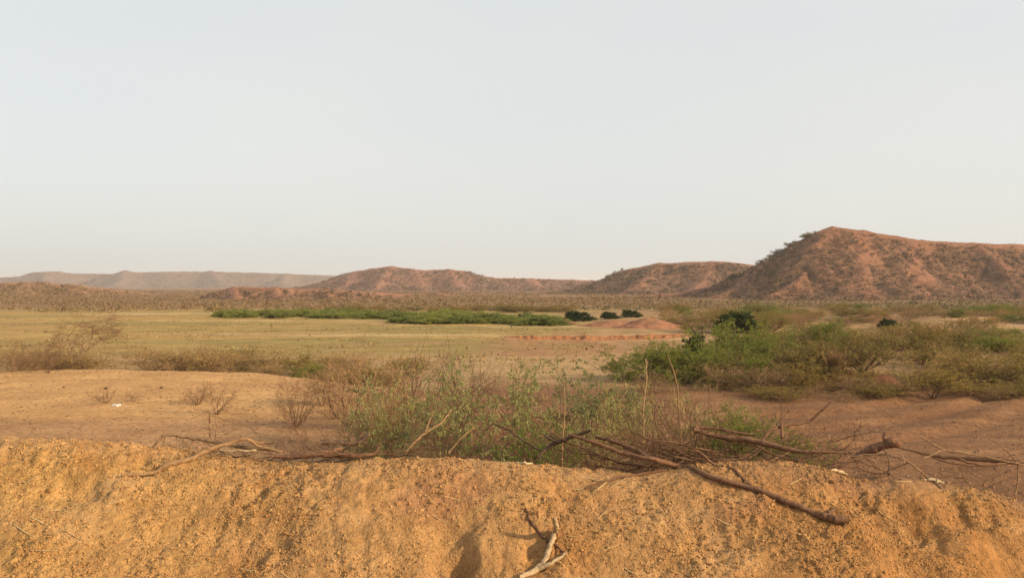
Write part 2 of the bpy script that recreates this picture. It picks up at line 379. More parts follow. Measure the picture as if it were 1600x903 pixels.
def bank_hit(px, py):
    """where the sight line of a photo pixel meets the bank face"""
    ys = np.linspace(2.4, 4.2, 700); xs = (px - 800) / F * ys; zr = EYE - (py - HOR) / F * ys
    zs = bank_surface(xs, ys); k = np.argmax(zr <= zs)
    if zr[k] > zs[k]: k = int(np.argmin(zr - zs))
    return Vector((xs[k], ys[k], zs[k]))
def ground_hit(px, py):
    ys = np.concatenate([np.linspace(7, 60, 1500), np.linspace(60, 400, 1500)]); xs = (px - 800) / F * ys
    zr = EYE - (py - HOR) / F * ys; k = int(np.argmax(zr <= ground_z(xs, ys))); return float(xs[k]), float(ys[k])

# ------------------------------------------------------------------ hills
def P(px, py, Y): return ((px - 800) / F * Y, Y, EYE + (HOR - py) / F * Y)
def hill_field(ridges, slope, rnd, gf, gamp, seed, foot=2.5, base=-2.2):
    segs = [np.array([P(*p) for p in r]) for r in ridges]
    def fun(x, y):
        out = np.full(np.shape(x), -1e9); bare = np.zeros(np.shape(x)); hc = np.zeros(np.shape(x))
        wx = x + 5 * fbm(x * 0.03, y * 0.03, 3, seed + 3); wy = y + 5 * fbm(x * 0.03, y * 0.03, 3, seed + 4)
        for ri, s in enumerate(segs):
            bd = np.full(np.shape(x), 1e9); ba = np.zeros(np.shape(x)); bh = np.zeros(np.shape(x)); acc = 0.0
            for a, b in zip(s[:-1], s[1:]):
                ab = b[:2] - a[:2]; L = np.hypot(*ab)
                t = np.clip(((x - a[0]) * ab[0] + (y - a[1]) * ab[1]) / (L * L), 0, 1)
                d = np.hypot(x - a[0] - ab[0] * t, y - a[1] - ab[1] * t)
                h = a[2] + (b[2] - a[2]) * t
                score = d - h / slope
                m = score < bd - 0; bd = np.where(m, score, bd); ba = np.where(m, acc + L * t, ba); bh = np.where(m, h, bh)
                acc += L
            d = np.maximum(0, bd + bh / slope)
            g = fbm((wx + wy * 0.35) * gf, (wy * 0.6 - wx * 0.2) * gf, 4, seed + ri)
            g2 = 1 - np.abs(fbm(wx * gf * 2.3, wy * gf * 1.4, 3, seed + 9 + ri)) * 3
            k = 1 - np.exp(-d / (rnd * 2.0))
            z = bh - slope * (np.sqrt(d * d + rnd * rnd) - rnd) * (1 + 0.22 * g) - gamp * k * (0.55 - 0.9 * g) - gamp * 0.35 * k * np.maximum(0, g2)
            out = smax(z, out, foot * 0.6) if ri else z
            bare = np.maximum(bare, np.exp(-d / (rnd * 1.6)))
            if ri == 0: crest = np.exp(-d / (rnd * 1.6))
        hh = out - base
        zf = base - 1.2 + np.where(hh > 0, hh, 0) + foot * np.log1p(np.exp(-np.abs(hh) / foot))
        # flare the toe
        zf = zf + 0.35 * fbm(x * 0.11, y * 0.11, 4, seed + 40)
        return zf, bare, crest
    return fun
def build_hill(name, label, ridges, xr, yr, n, slope, rnd, gf, gamp, seed, cols, foot=2.5):
    fun = hill_field(ridges, slope, rnd, gf, gamp, seed, foot)
    xs = np.linspace(xr[0], xr[1], n[0]); ys = np.linspace(yr[0], yr[1], n[1])
    X, Y = np.meshgrid(xs, ys); x = X.ravel(); y = Y.ravel(); z, bare, crest = fun(x, y)
    w = fbm(x * gf * 1.5, y * gf * 1.5, 4, seed + 50); w2 = fbm(x * gf * 4, y * gf * 4, 4, seed + 51)
    c = np.tile(np.array(cols[0]), (len(x), 1))
    c = lerp3(c, cols[1], sstep(-0.3, 0.4, w)); c = lerp3(c, cols[2], 0.85 * sstep(0.35, 0.8, bare + 0.4 * w2))
    c = lerp3(c, cols[2], 0.6 * sstep(0.2, 0.5, w2))
    me = mesh_np(name, np.stack([x, y, z], 1), grid_faces(n[0], n[1]), M_HILL, True, np.clip(c, .01, .9))
    obj(name, me, label=label, kind='structure')
    return fun
HC = ((0.155, 0.088, 0.056), (0.185, 0.10, 0.062), (0.255, 0.127, 0.077))
big = build_hill('hill', 'largest red hill at right with shrub dotted slopes and shaded left flank',
    [[(1010, 462, 262), (1060, 455, 261), (1110, 444, 260), (1155, 426, 258), (1190, 409, 256), (1230, 385, 253), (1265, 362, 251), (1284, 353.5, 250), (1300, 350, 250), (1318, 350.8, 250), (1345, 355, 250), (1400, 362, 250), (1440, 370, 252), (1500, 373, 255), (1600, 376, 262), (1750, 380, 275), (1900, 392, 290)],
     [(1300, 350, 250), (1272, 376, 240), (1262, 415, 228), (1235, 440, 217), (1200, 464, 208)],
     [(1440, 370, 252), (1430, 395, 240), (1440, 440, 222), (1450, 462, 214)],
     [(1520, 374, 256), (1545, 386, 246), (1570, 414, 232), (1600, 455, 218)],
     [(1350, 355, 250), (1355, 400, 232), (1345, 450, 214)],
     [(1190, 409, 256), (1165, 440, 243), (1120, 463, 230)]],
    (20, 290), (180, 340), (400, 250), 0.56, 4.0, 0.06, 3.8, 100, HC)
hill2 = build_hill('hill', 'rounded red hill partly behind the largest hill',
    [[(880, 452, 402), (920, 440, 400), (950, 431, 398), (985, 416, 395), (1030, 408, 393), (1090, 405, 392), (1130, 405, 392), (1175, 410, 394), (1230, 420, 398), (1300, 432, 400)],
     [(1030, 408, 393), (1010, 430, 372), (985, 452, 350)], [(1110, 405, 392), (1100, 432, 368), (1080, 455, 345)]],
    (0, 200), (310, 460), (230, 160), 0.46, 5.0, 0.035, 2.4, 200, ((0.16, 0.10, 0.066), (0.205, 0.12, 0.075), (0.25, 0.128, 0.08)))
hill3 = build_hill('hill', 'long low red hill near the middle of the skyline',
    [[(470, 446, 645), (520, 436, 640), (548, 424, 635), (580, 417, 632), (612, 414, 630), (640, 417, 630), (665, 420, 630), (700, 418.5, 632), (725, 421, 636), (745, 427, 640), (775, 432, 645), (830, 433, 650), (900, 435, 660), (960, 437, 670), (1060, 440, 690)],
     [(612, 414, 630), (600, 430, 598), (585, 452, 560)], [(700, 418.5, 632), (715, 438, 600), (730, 456, 560)], [(560, 421, 634), (545, 440, 600), (520, 456, 570)],
     [(830, 433, 650), (840, 448, 610), (845, 458, 580)], [(655, 420, 630), (660, 445, 585), (664, 455, 560)]],
    (-210, 160), (500, 740), (290, 170), 0.36, 6.0, 0.025, 2.6, 300, ((0.18, 0.105, 0.074), (0.23, 0.125, 0.086), (0.28, 0.145, 0.098)))
mesa = build_hill('hill', 'far hazy flat topped ridge along the left skyline',
    [[(-260, 432, 1600), (-60, 434, 1600), (40, 431, 1560), (52, 424, 1550), (90, 422.5, 1550), (112, 426, 1560), (150, 426.5, 1580), (178, 427, 1580), (196, 421.5, 1540), (212, 424.5, 1560), (270, 423, 1560), (330, 423, 1580), (400, 425, 1600), (480, 428, 1600), (540, 430, 1620), (640, 432, 1640), (760, 436, 1650)],
     [(196, 421.5, 1540), (190, 436, 1440), (180, 444, 1390)], [(75, 423, 1550), (70, 436, 1470)], [(330, 421.5, 1580), (345, 436, 1490)], [(450, 426, 1600), (440, 438, 1500)]],
    (-1500, 150), (1250, 1900), (320, 100), 0.34, 9.0, 0.008, 6.0, 400, ((0.165, 0.122, 0.10), (0.185, 0.132, 0.105), (0.215, 0.145, 0.115)), 4.0)
low1 = build_hill('hill', 'low eroded red rise in front of the middle hill',
    [[(325, 456, 232), (345, 446, 230), (365, 442, 229), (400, 442, 228), (450, 444, 228), (500, 445, 230), (560, 448, 235), (640, 455, 245)],
     [(365, 442, 229), (372, 458, 218)], [(430, 443, 228), (440, 459, 217)], [(505, 445, 230), (520, 460, 218)]],
    (-110, -10), (195, 265), (190, 120), 0.42, 1.6, 0.14, 1.5, 500, ((0.18, 0.11, 0.073), (0.22, 0.124, 0.08), (0.27, 0.138, 0.088)), 0.9)
low2 = build_hill('hill', 'low brown rise at the far left edge of the plain',
    [[(-260, 442, 330), (-100, 438, 330), (0, 437, 330), (60, 436, 328), (110, 440, 328), (170, 446, 330), (230, 454, 335)], [(40, 436, 328), (45, 452, 305)], [(110, 440, 328), (130, 455, 305)]],
    (-310, -130), (280, 380), (220, 120), 0.30, 3.0, 0.06, 1.0, 600, ((0.24, 0.15, 0.088), (0.28, 0.165, 0.098), (0.31, 0.17, 0.105)), 1.0)
low3 = build_hill('hill', 'small dark brown knoll below the middle hill',
    [[(650, 462, 300), (672, 455, 300), (690, 450, 299), (712, 456, 300), (740, 462, 302)]],
    (-60, 5), (275, 325), (110, 90), 0.36, 1.4, 0.1, 0.6, 700, ((0.22, 0.13, 0.08), (0.27, 0.15, 0.09), (0.31, 0.16, 0.10)), 0.8)

# raw edge of dug orange earth across the field
def scarp():
    xs = np.arange(-1.2, 14.0, 0.06); us = np.arange(-0.9, 3.6, 0.05); X, U = np.meshgrid(xs, us); x = X.ravel(); u = U.ravel()
    y = 56.2 + u + 1.1 * fbm(x * 0.16, 0 * x, 3, 141) + 0.012 * (x - 6) ** 2
    amp = sstep(-1.0, 1.5, x) * (1 - sstep(10.5, 13.8, x)) * (0.55 + 0.9 * np.clip(fbm(x * 0.5, 0 * x + 5, 4, 142) + 0.3, 0, 1))
    uu = u + 0.5 * fbm(x * 0.7, u * 1.6, 5, 143, 0.65)
    w1, i1 = worley(x * 2.6, y * 2.6, 144)
    z = amp * 0.28 * (sstep(-0.12, 0.14, uu) * (1 - 0.9 * sstep(0.3, 3.0, uu))) + 0.05 * fbm(x * 1.7, y * 1.7, 4, 145) + 0.04 * amp * np.maximum(0, 0.35 - w1 * w1) * i1 * 3 * (1 - sstep(0.2, 0.8, np.abs(uu)))
    edge = sstep(-0.9, -0.5, u) * (1 - sstep(2.8, 3.5, u)) * sstep(-1.2, -0.4, x) * (1 - sstep(13, 13.9, x))
    z = ground_z(x, y) + z + 0.01 - 0.2 * (1 - edge)
    c = np.tile(np.array((0.31, 0.148, 0.073)), (len(x), 1)); c = lerp3(c, (0.34, 0.21, 0.105), sstep(0.3, 1.4, u + 0.8 * fbm(x * .8, y * .8, 3, 146))); c = lerp3(c, (0.33, 0.19, 0.10), 1 - sstep(-0.5, -0.1, uu))
    c = lerp3(c, (0.17, 0.08, 0.045), 0.7 * sstep(0.15, 0.4, fbm(x * 1.5, y * 2.5, 4, 147)) * (1 - sstep(0.0, 0.5, np.abs(uu))))
    obj('earth_scarp', mesh_np('earth_scarp', np.stack([x, y, z], 1), grid_faces(len(xs), len(us)), M_MOUND, True, np.clip(c, .01, .9)), label='crumbling edge of dug orange earth across the field', kind='structure')
scarp()
# red spoil mounds beside the field
def mound(px, py_base, w_m, d_m, h, label, seed):
    x0, y0 = ground_hit(px, py_base); n = 60
    t = np.linspace(-1.35, 1.35, n); X, Y = np.meshgrid(t * w_m / 2, t * d_m / 2); x = X.ravel(); y = Y.ravel()
    r = np.sqrt((x / (w_m / 2)) ** 2 + (y / (d_m / 2)) ** 2) + 0.12 * fbm(x * 0.6, y * 0.6, 3, seed)
    z = h * np.clip(1.05 - r + 0.10 * fbm(x * 1.1, y * 1.1, 4, seed + 5), -0.3, 0.9) + 0.11 * fbm(x * 1.6, y * 1.6, 5, seed + 1, 0.6)
    c = lerp3(np.tile(np.array((0.28, 0.135, 0.078)), (len(x), 1)), (0.19, 0.105, 0.066), sstep(0.0, 0.4, fbm(x * .5, y * .5, 3, seed + 2)))
    me = mesh_np('earth_mound', np.stack([x, y, z], 1), grid_faces(n, n), M_MOUND, True, np.clip(c, .01, .9))
    obj('earth_mound', me, loc=(x0, y0 + d_m / 2, gz(x0, y0 + d_m / 2) - 0.05), label=label, kind='structure')
mound(1022, 514, 6.5, 5, 0.95, 'larger red spoil mound at the end of the field', 801)
mound(965, 511, 7, 4, 0.6, 'broad brownish mound left of the larger red mound', 807)
mound(884, 508, 2.4, 2.2, 0.6, 'small pointed red mound beside the green strip', 811)
mound(1480, 522, 6.5, 5, 0.7, 'pale sandy mound among the olive scrub at right', 815)
mound(1375, 503, 8, 6, 0.75, 'low sandy mound with scrub behind the dark bush at right', 819)

# ------------------------------------------------------------------ masses of scrub nobody could count
def scrub_mass(name, pts, rad, cols, ntri, seed, label, flat=0.75, tri=0.42):
    rng = np.random.default_rng(seed); n = len(pts)
    u = rng.normal(size=(n, ntri, 3)); u /= np.linalg.norm(u, axis=2, keepdims=True)
    r = rng.uniform(0.35, 1.0, (n, ntri, 1)) ** 0.6; q = u * r; q[..., 2] = np.abs(q[..., 2]) * flat * 1.25 + 0.05
    asp = rng.uniform(0.75, 1.3, (n, 1, 3)); q = q * asp
    cen = pts[:, None, :] + q * rad[:, None, None]
    d = rng.normal(size=(n, ntri, 3, 3)) * (tri * rad)[:, None, None, None] * 0.55
    v = (cen[:, :, None, :] + d).reshape(-1, 3)
    f = np.arange(len(v)).reshape(-1, 3)
    c = np.repeat(cols, ntri * 3, axis=0)
    me = mesh_np(name, v, f, M_SCRUB, False, np.clip(c, 0.005, 0.9))
    obj(name, me, label=label, cat='scrub', kind='stuff')
def palette(rng, n, cols, weights):
    idx = rng.choice(len(cols), n, p=np.array(weights) / sum(weights)); c = np.array(cols)[idx]
    return c * rng.uniform(0.75, 1.25, (n, 1))
HS = [(0.14, 0.097, 0.06), (0.17, 0.112, 0.07), (0.11, 0.082, 0.05), (0.205, 0.138, 0.088)]
def hill_scrub(fun, xr, yr, n, rr, label, seed, cols=HS, wts=(4, 3, 3, 2), gully=0.03, ntri=22, zmin=-2.2, thr=0.15):
    rng = np.random.default_rng(seed); x = rng.uniform(*xr, n * 4); y = rng.uniform(*yr, n * 4)
    z, bare, crest = fun(x, y); zg = ground_z(x, y)
    dens = 0.66 + 0.65 * fbm(x * gully, y * gully, 4, seed + 1) - 0.42 * sstep(0.3, 0.9, bare) - 1.2 * sstep(0.55, 0.8, crest)
    k = (z > zg + 0.1) & (rng.random(len(x)) < dens) & (z > zmin)
    x, y, z = x[k][:n], y[k][:n], z[k][:n]; m = len(x)
    r = rng.uniform(rr[0], rr[1], m) * rng.choice([0.6, 1, 1, 1.35], m)
    scrub_mass('hillside_scrub', np.stack([x, y, z - 0.05], 1), r, palette(rng, m, cols, wts), ntri, seed + 2, label)
hill_scrub(big, (25, 230), (185, 275), 11000, (0.28, 0.66), 'dry shrubs dotted over the largest hill at right', 900, gully=0.06, ntri=16)
hill_scrub(hill2, (10, 160), (330, 410), 4000, (0.5, 1.0), 'dry shrubs dotted over the rounded hill behind', 910, ntri=14)
hill_scrub(hill3, (-200, 150), (540, 660), 5200, (0.7, 1.35), 'dry shrubs dotted over the long middle hill', 920, ntri=12, cols=[(0.15, 0.105, 0.07), (0.18, 0.12, 0.085), (0.12, 0.09, 0.065), (0.22, 0.15, 0.105)])
hill_scrub(mesa, (-1200, 100), (1380, 1640), 1500, (1.8, 3.2), 'faint scrub on the far flat topped ridge', 930, ntri=8)
hill_scrub(low1, (-100, -15), (205, 250), 1500, (0.3, 0.6), 'brown scrub on the low red rise', 940)
hill_scrub(low2, (-300, -140), (290, 350), 2400, (0.4, 0.85), 'brown scrub on the low rise at far left', 950, cols=[(0.20, 0.135, 0.07), (0.25, 0.165, 0.09), (0.15, 0.11, 0.06), (0.28, 0.19, 0.105)])
hill_scrub(low3, (-50, 0), (285, 315), 160, (0.4, 0.8), 'dark scrub on the small brown knoll', 960)

def plain_scrub():
    rng = np.random.default_rng(970); n = 44000
    y = np.exp(rng.uniform(math.log(112), math.log(620), n)); x = (rng.uniform(-150, 1750, n) - 800) / F * y
    w = fbm(x * 0.03, y * 0.03, 3, 971); k = (w > -0.28) & (y + 20 * w > 118); x, y, w = x[k], y[k], w[k]
    z = ground_z(x, y); m = len(x); r = rng.uniform(0.18, 0.5, m) * (1 + y / 400)
    cols = palette(rng, m, [(0.18, 0.118, 0.06), (0.15, 0.105, 0.05), (0.20, 0.13, 0.07), (0.12, 0.097, 0.043)], (4, 3, 3, 2))
    g = sstep(-40, -10, x) * (1 - sstep(15, 60, x)) * (1 - sstep(120, 165, y))
    cols = lerp3(cols, (0.13, 0.125, 0.05), 0.5 * g); rgt = sstep(20, 60, x) * (1 - sstep(170, 260, y)); cols = lerp3(cols, (0.14, 0.12, 0.05), 0.6 * rgt)
    scrub_mass('distant_scrub', np.stack([x, y, z - 0.05], 1), r, cols, 5, 972, 'brown scrub covering the plain at the foot of the hills', 0.5, 0.4)
plain_scrub()

# ------------------------------------------------------------------ plants
class Plant:
    def __init__(s): s.tubes = []; s.leaf = []
def rot_about(v, ax, a): return Matrix.Rotation(a, 3, ax) @ v
def grow(pl, rng, pos, d, L, r, lev, p, leafy=True):
    if lev == 1 and p.get('clump'): leafy = rng.random() < p['clump']
    n = p['segs'][lev]; pts = [pos.copy()]; rad = [r]; dirs = []
    for i in range(n):
        j = p['jit'][lev]
        d = (d + Vector((rng.gauss(0, j), rng.gauss(0, j), rng.gauss(0, j))) + Vector((0, 0, p['up'][lev]))).normalized()
        pos = pos + d * (L / n)
        if pos.z < 0.01: pos.z = 0.01
        pts.append(pos.copy()); dirs.append(d.copy()); rad.append(r * (1 - 0.6 * (i + 1) / n))
    pl.tubes.append((pts, rad))
    last = lev == p['lev'] - 1
    if not last:
        k = p['kids'][lev]
        for c in range(k):
            t = p['from'] + (1 - p['from']) * (c + rng.random()) / k; q = min(n - 1, int(t * n)); fr = t * n - q
            b = pts[q].lerp(pts[q + 1], min(1, fr)); dd = dirs[q]
            ax = dd.orthogonal().normalized(); ax = rot_about(ax, dd, rng.uniform(0, 6.283))
            nd = rot_about(dd, ax, math.radians(rng.uniform(*p['ang'])))
            if p.get('flat') and lev >= 1: nd.z *= p['flat']; nd.normalize()
            grow(pl, rng, b, nd, L * rng.uniform(*p['len']), max(p['rmin'], rad[q] * rng.uniform(0.5, 0.75)), lev + 1, p, leafy)
    if lev >= p.get('leaf_from', p['lev'] - 1) and p.get('leaves', 0) and leafy:
        for c in range(p['leaves']):
            if rng.random() > p.get('leafp', 1): continue
            t = rng.uniform(0.15, 1) * n; q = min(n - 1, int(t)); b = pts[q].lerp(pts[q + 1], t - q)
            if b.z < p.get('lz', 0) * rng.uniform(0.7, 1.2): continue
            ld = (dirs[q] * p['lal'] + Vector((rng.gauss(0, 1), rng.gauss(0, 1), rng.gauss(0, 1))) * 0.6 + Vector((0, 0, -p['droop']))).normalized()
            pl.leaf.append((b, ld, p['ll'] * rng.uniform(0.6, 1.25), p['lw'] * rng.uniform(0.7, 1.2)))
def tubes_mesh(name, tubes, m, rscale=1.0, thick=0.012):
    V = []; Fc = []; o = 0
    for pts, rad in tubes:
        ns = 6 if rad[0] > thick else 3
        P_ = np.array([tuple(q) for q in pts]); n = len(P_)
        T = np.gradient(P_, axis=0); T /= np.maximum(1e-9, np.linalg.norm(T, axis=1, keepdims=True))
        up = np.array((0.0, 0, 1)) if abs(T[0, 2]) < 0.9 else np.array((1.0, 0, 0))
        A = np.cross(T, up); A /= np.maximum(1e-9, np.linalg.norm(A, axis=1, keepdims=True)); B = np.cross(T, A)
        an = np.arange(ns) * 2 * math.pi / ns
        R = np.array(rad)[:, None, None] * rscale
        v = P_[:, None, :] + R * (A[:, None, :] * np.cos(an)[None, :, None] + B[:, None, :] * np.sin(an)[None, :, None])
        V.append(v.reshape(-1, 3))
        i = np.arange(n - 1)[:, None] * ns + np.arange(ns)[None, :]; j = np.arange(n - 1)[:, None] * ns + (np.arange(ns)[None, :] + 1) % ns
        Fc.append(np.stack([i, j, j + ns, i + ns], 2).reshape(-1, 4) + o)
        # end caps
        cap = []
        for base in (0, (n - 1) * ns):
            if ns == 3: cap.append([base, base + 1, base + 2, base + 2])
            else: cap += [[base, base + 1, base + 2, base + 3], [base, base + 3, base + 4, base + 5]]
        Fc.append(np.array([c for c in cap if len(set(c)) == 4]).reshape(-1, 4) + o)
        o += n * ns
    return mesh_np(name, np.concatenate(V), np.concatenate(Fc), m, True)
def leaves_mesh(name, leaf, m, seed):
    rng = np.random.default_rng(seed)
    b = np.array([tuple(l[0]) for l in leaf]); d = np.array([tuple(l[1]) for l in leaf])
    L = np.array([l[2] for l in leaf])[:, None]; Wd = np.array([l[3] for l in leaf])[:, None]
    s = np.cross(d, rng.normal(size=d.shape)); s /= np.maximum(1e-9, np.linalg.norm(s, axis=1, keepdims=True))
    nrm = np.cross(d, s)
    v = np.stack([b, b + d * L * 0.45 + s * Wd * 0.5 + nrm * L * 0.06, b + d * L - nrm * L * 0.08, b + d * L * 0.45 - s * Wd * 0.5 + nrm * L * 0.06], 1).reshape(-1, 3)
    return mesh_np(name, v, np.arange(len(v)).reshape(-1, 4), m, False)
class Proto: pass
def make_proto(kind, seed, p, mb, ml, leaf_name='foliage'):
    rng = random.Random(seed); pl = Plant()
    for i in range(p['stems']):
        a = 6.283 * (i + rng.uniform(-.4, .4)) / p['stems']; tilt = math.radians(rng.uniform(*p['tilt']))
        d = Vector((math.cos(a) * math.sin(tilt), math.sin(a) * math.sin(tilt), math.cos(tilt)))
        b = Vector((math.cos(a), math.sin(a), 0)) * rng.uniform(0, p.get('base', 0.03))
        grow(pl, rng, b, d, rng.uniform(*p['L']), p['r'] * rng.uniform(0.7, 1.2), 0, p)
    allp = np.array([tuple(q) for t in pl.tubes for q in t[0]])
    top = np.percentile(allp[:, 2], 99.5); half = np.percentile(np.abs(allp[:, :2] - np.median(allp[:, :2], 0)), 97)
    k = 1.0 / top
    for t in pl.tubes:
        for q in t[0]: q *= k
        t[1][:] = [r * k for r in t[1]]
    pl.leaf = [(b * k, d, l * k, w * k) for b, d, l, w in pl.leaf]
    o = Proto(); o.half = half * k; o.mb = tubes_mesh(kind + '_branches', pl.tubes, mb)
    o.ml = leaves_mesh(kind + '_foliage', pl.leaf, ml, seed) if pl.leaf else None
    o.kind = kind; o.leaf_name = leaf_name; return o
def plant(proto, x, y, h, width, label, cat='shrub', group=None, rz=None, z=None, name=None):
    rng = random.Random(int(x * 1000) ^ int(y * 777) ^ 5)
    e = bpy.data.objects.new(name or proto.kind, None); COL.objects.link(e); e.empty_display_size = 0.2
    e.location = (x, y, (gz(x, y) if z is None else z) - 0.02)
    e.rotation_euler = (0, 0, rng.uniform(0, 6.28) if rz is None else rz)
    s = width / 2 / proto.half; e.scale = (s, s, h)
    tag(e, label, cat, group)
    obj('trunk' if 'tree' in proto.kind else 'stems', proto.mb, e)
    if proto.ml: obj('crown' if 'tree' in proto.kind else proto.leaf_name, proto.ml, e)
    return e
def plant_px(proto, px, Y, top, wpx, label, cat='shrub', group=None, rz=None, name=None):
    x = (px - 800) / F * Y; g = gz(x, Y); h = EYE - (top - HOR) / F * Y - g
    return plant(proto, x, Y, max(0.15, h), wpx / F * Y, label, cat, group, rz, name=name)

BARE = dict(stems=9, tilt=(12, 58), L=(0.75, 1.05), r=0.016, lev=4, segs=(6, 4, 3, 2), jit=(.14, .18, .22, .25), up=(.03, .02, .0, .0), kids=(6, 5, 3), ang=(22, 55), len=(.45, .7), rmin=.0028)
BARE['from'] = 0.25
def V_(base, **kw):
    d = dict(base); d.update(kw); return d
LEAFY = V_(BARE, stems=10, tilt=(18, 74), lev=4, kids=(5, 4, 3), r=.012, rmin=.0018, up=(.02, .0, -.05, -.12), leaves=21, leafp=.92, clump=.58, lz=.45, ll=.048, lw=.015, droop=.75, lal=.55, leaf_from=3)
DOME = V_(BARE, stems=12, tilt=(15, 72), lev=4, kids=(6, 5, 3), up=(.05, .0, -.03, -.06), leaves=14, ll=.060, lw=.019, droop=.05, lal=.6, leaf_from=3, flat=.6)
SPARSE = V_(BARE, stems=9, tilt=(10, 65), lev=4, kids=(5, 4, 3), leaves=7, ll=.06, lw=.022, droop=0.05, lal=.6, leaf_from=3, rmin=.004)
UP = V_(BARE, stems=24, tilt=(3, 32), L=(.7, 1.0), lev=3, kids=(6, 3), segs=(6, 4, 3), ang=(8, 22), up=(.03, .08, .08), jit=(.06, .08, .1), rmin=.008, r=.018, leaves=4, ll=.05, lw=.022, droop=-.3, lal=1.2, leaf_from=2)
TREE = V_(BARE, stems=3, tilt=(8, 22), L=(.62, .72), r=.019, lev=5, segs=(6, 5, 4, 3, 3), jit=(.10, .14, .18, .2, .2), kids=(5, 5, 4, 3), ang=(30, 68), len=(.5, .72), up=(.02, .0, .0, 0, 0), flat=.28, rmin=.003, leaves=1, ll=.025, lw=.008, droop=0, lal=.4, leaf_from=4)
TREE['from'] = 0.55
protos = {}
for k in range(3): protos['bare%d' % k] = make_proto('bare_shrub', 10 + k, V_(BARE, stems=6 + 2 * k, kids=(5, 4, 2)), M_TWIG_DARK, None)
for k in range(3): protos['dry%d' % k] = make_proto('dry_shrub', 20 + k, V_(SPARSE, leaves=2), M_TWIG, M_LEAF_BROWN)
for k in range(4): protos['leafy%d' % k] = make_proto('leafy_shrub', 30 + k, V_(LEAFY, stems=8 + k), M_TWIG_DARK, M_LEAF_PALE)
protos['bright'] = make_proto('leafy_shrub', 40, V_(LEAFY, leaves=16, stems=12, clump=.6, lz=.2), M_TWIG_DARK, M_LEAF_BRIGHT)
protos['grey'] = make_proto('leafy_shrub', 41, V_(LEAFY, leaves=11, clump=.7, lz=.1), M_TWIG, M_LEAF_GREY)
for k in range(2): protos['green%d' % k] = make_proto('green_bush', 50 + k, DOME, M_BARK, M_LEAF_GREEN)
for k in range(2): protos['strip%d' % k] = make_proto('green_bush', 54 + k, V_(DOME, lev=3, kids=(7, 5), segs=(5, 4, 3), leaves=20, ll=.11, lw=.05, leaf_from=1), M_BARK, M_LEAF_STRIP)
protos['dark'] = make_proto('dark_bush', 58, V_(DOME, lev=3, kids=(7, 6), segs=(5, 4, 3), leaves=26, ll=.10, lw=.05, leaf_from=1), M_BARK, M_LEAF_DARK)
for k in range(3): protos['olive%d' % k] = make_proto('olive_bush', 60 + k, V_(SPARSE, leaves=9), M_TWIG_DARK, M_LEAF_OLIVE)
for k in range(2): protos['tan%d' % k] = make_proto('tan_bush', 70 + k, V_(SPARSE, leaves=8), M_TWIG, M_LEAF_TAN)
for k in range(2): protos['wisp%d' % k] = make_proto('dry_shrub', 90 + k, V_(BARE, stems=7, kids=(4, 3, 3), tilt=(10, 70), leaves=1, leafp=.5, ll=.04, lw=.014, droop=0, lal=.5), M_TANTWIG, M_LEAF_TAN)
protos['stalk'] = make_proto('stalky_bush', 75, V_(UP, stems=34, tilt=(3, 48), leaves=6), M_TWIG, M_LEAF_TAN)
protos['vase'] = make_proto('olive_bush', 76, V_(SPARSE, stems=7, tilt=(6, 34), leaves=9), M_BARK, M_LEAF_OLIVE)
protos['tree'] = make_proto('acacia_tree', 80, TREE, M_TWIG, M_LEAF_BROWN)
R = random.Random(4242)

def ordinal(i, n):
    if n == 2: return ('the left one', 'the right one')[i]
    if i == 0: return 'leftmost of these'
    if i == n - 1: return 'rightmost of these'
    return ('second', 'third', 'fourth', 'fifth', 'sixth', 'seventh', 'eighth', 'ninth')[min(i - 1, 7)] + ' from left'
def label_by_landmark(items, marks):
    """items: (empty, look, px, depth); marks: (phrase, px, depth). A label names look, side and the nearest landmark."""
    cells = {}
    for e, look, px, Y in items:
        ph, mx, my = min(marks, key=lambda m: (abs(px - m[1]) / 60) + abs(math.log(Y / m[2])) * 4)
        if abs(px - mx) < 45: side = 'behind' if Y > my else 'in front of'
        else: side = 'left of' if px < mx else 'right of'
        if side in ('left of', 'right of') and Y > my * 1.25: side = 'behind and ' + side
        cells.setdefault((look, side, ph), []).append((px, e))
    for (look, side, ph), lst in cells.items():
        lst.sort(key=lambda t: t[0])
        for i, (px, e) in enumerate(lst):
            e['label'] = '%s %s %s' % (look, side, ph) + (', ' + ordinal(i, len(lst)) if len(lst) > 1 else '')
def look_of(key, h, w):
    c = {'olive': 'olive', 'tan': 'tan', 'dry': 'dry brown', 'green': 'green', 'bare': 'bare', 'strip': 'green', 'wisp': 'wispy dry'}[key.rstrip('0123456789')]
    return ('tall ' if h > 1.1 else 'low ' if h < 0.75 else '') + c + ' bush'

# the acacia at left
plant_px(protos['tree'], 122, 33.5, 487, 104, 'flat topped bare acacia tree standing behind the sandy terrace at left', 'tree')

# bare shrubs on the sandy ground at left
for (px, pyb, top, w, k, lab) in [
    (166, 630, 596, 56, 0, 'small bare shrub with few upright twigs beside the white litter'),
    (206, 627, 608, 34, 1, 'tiny bare shrub just right of the white litter'),
    (338, 648, 592, 84, 1, 'bare spreading shrub on the sand above the left branch pile'),
    (310, 632, 596, 60, 2, 'faint dry shrub left of the bare spreading shrub'),
    (462, 668, 588, 100, 2, 'tall bare brown shrub with dark root left of the leafy shrubs'),
    (520, 655, 618, 56, 0, 'small bare twiggy shrub between the brown shrub and leafy shrubs')]:
    x, y = ground_hit(px, pyb); h = (pyb - top) / F * y
    plant(protos['bare%d' % k], x, y, h, w / F * y, lab)

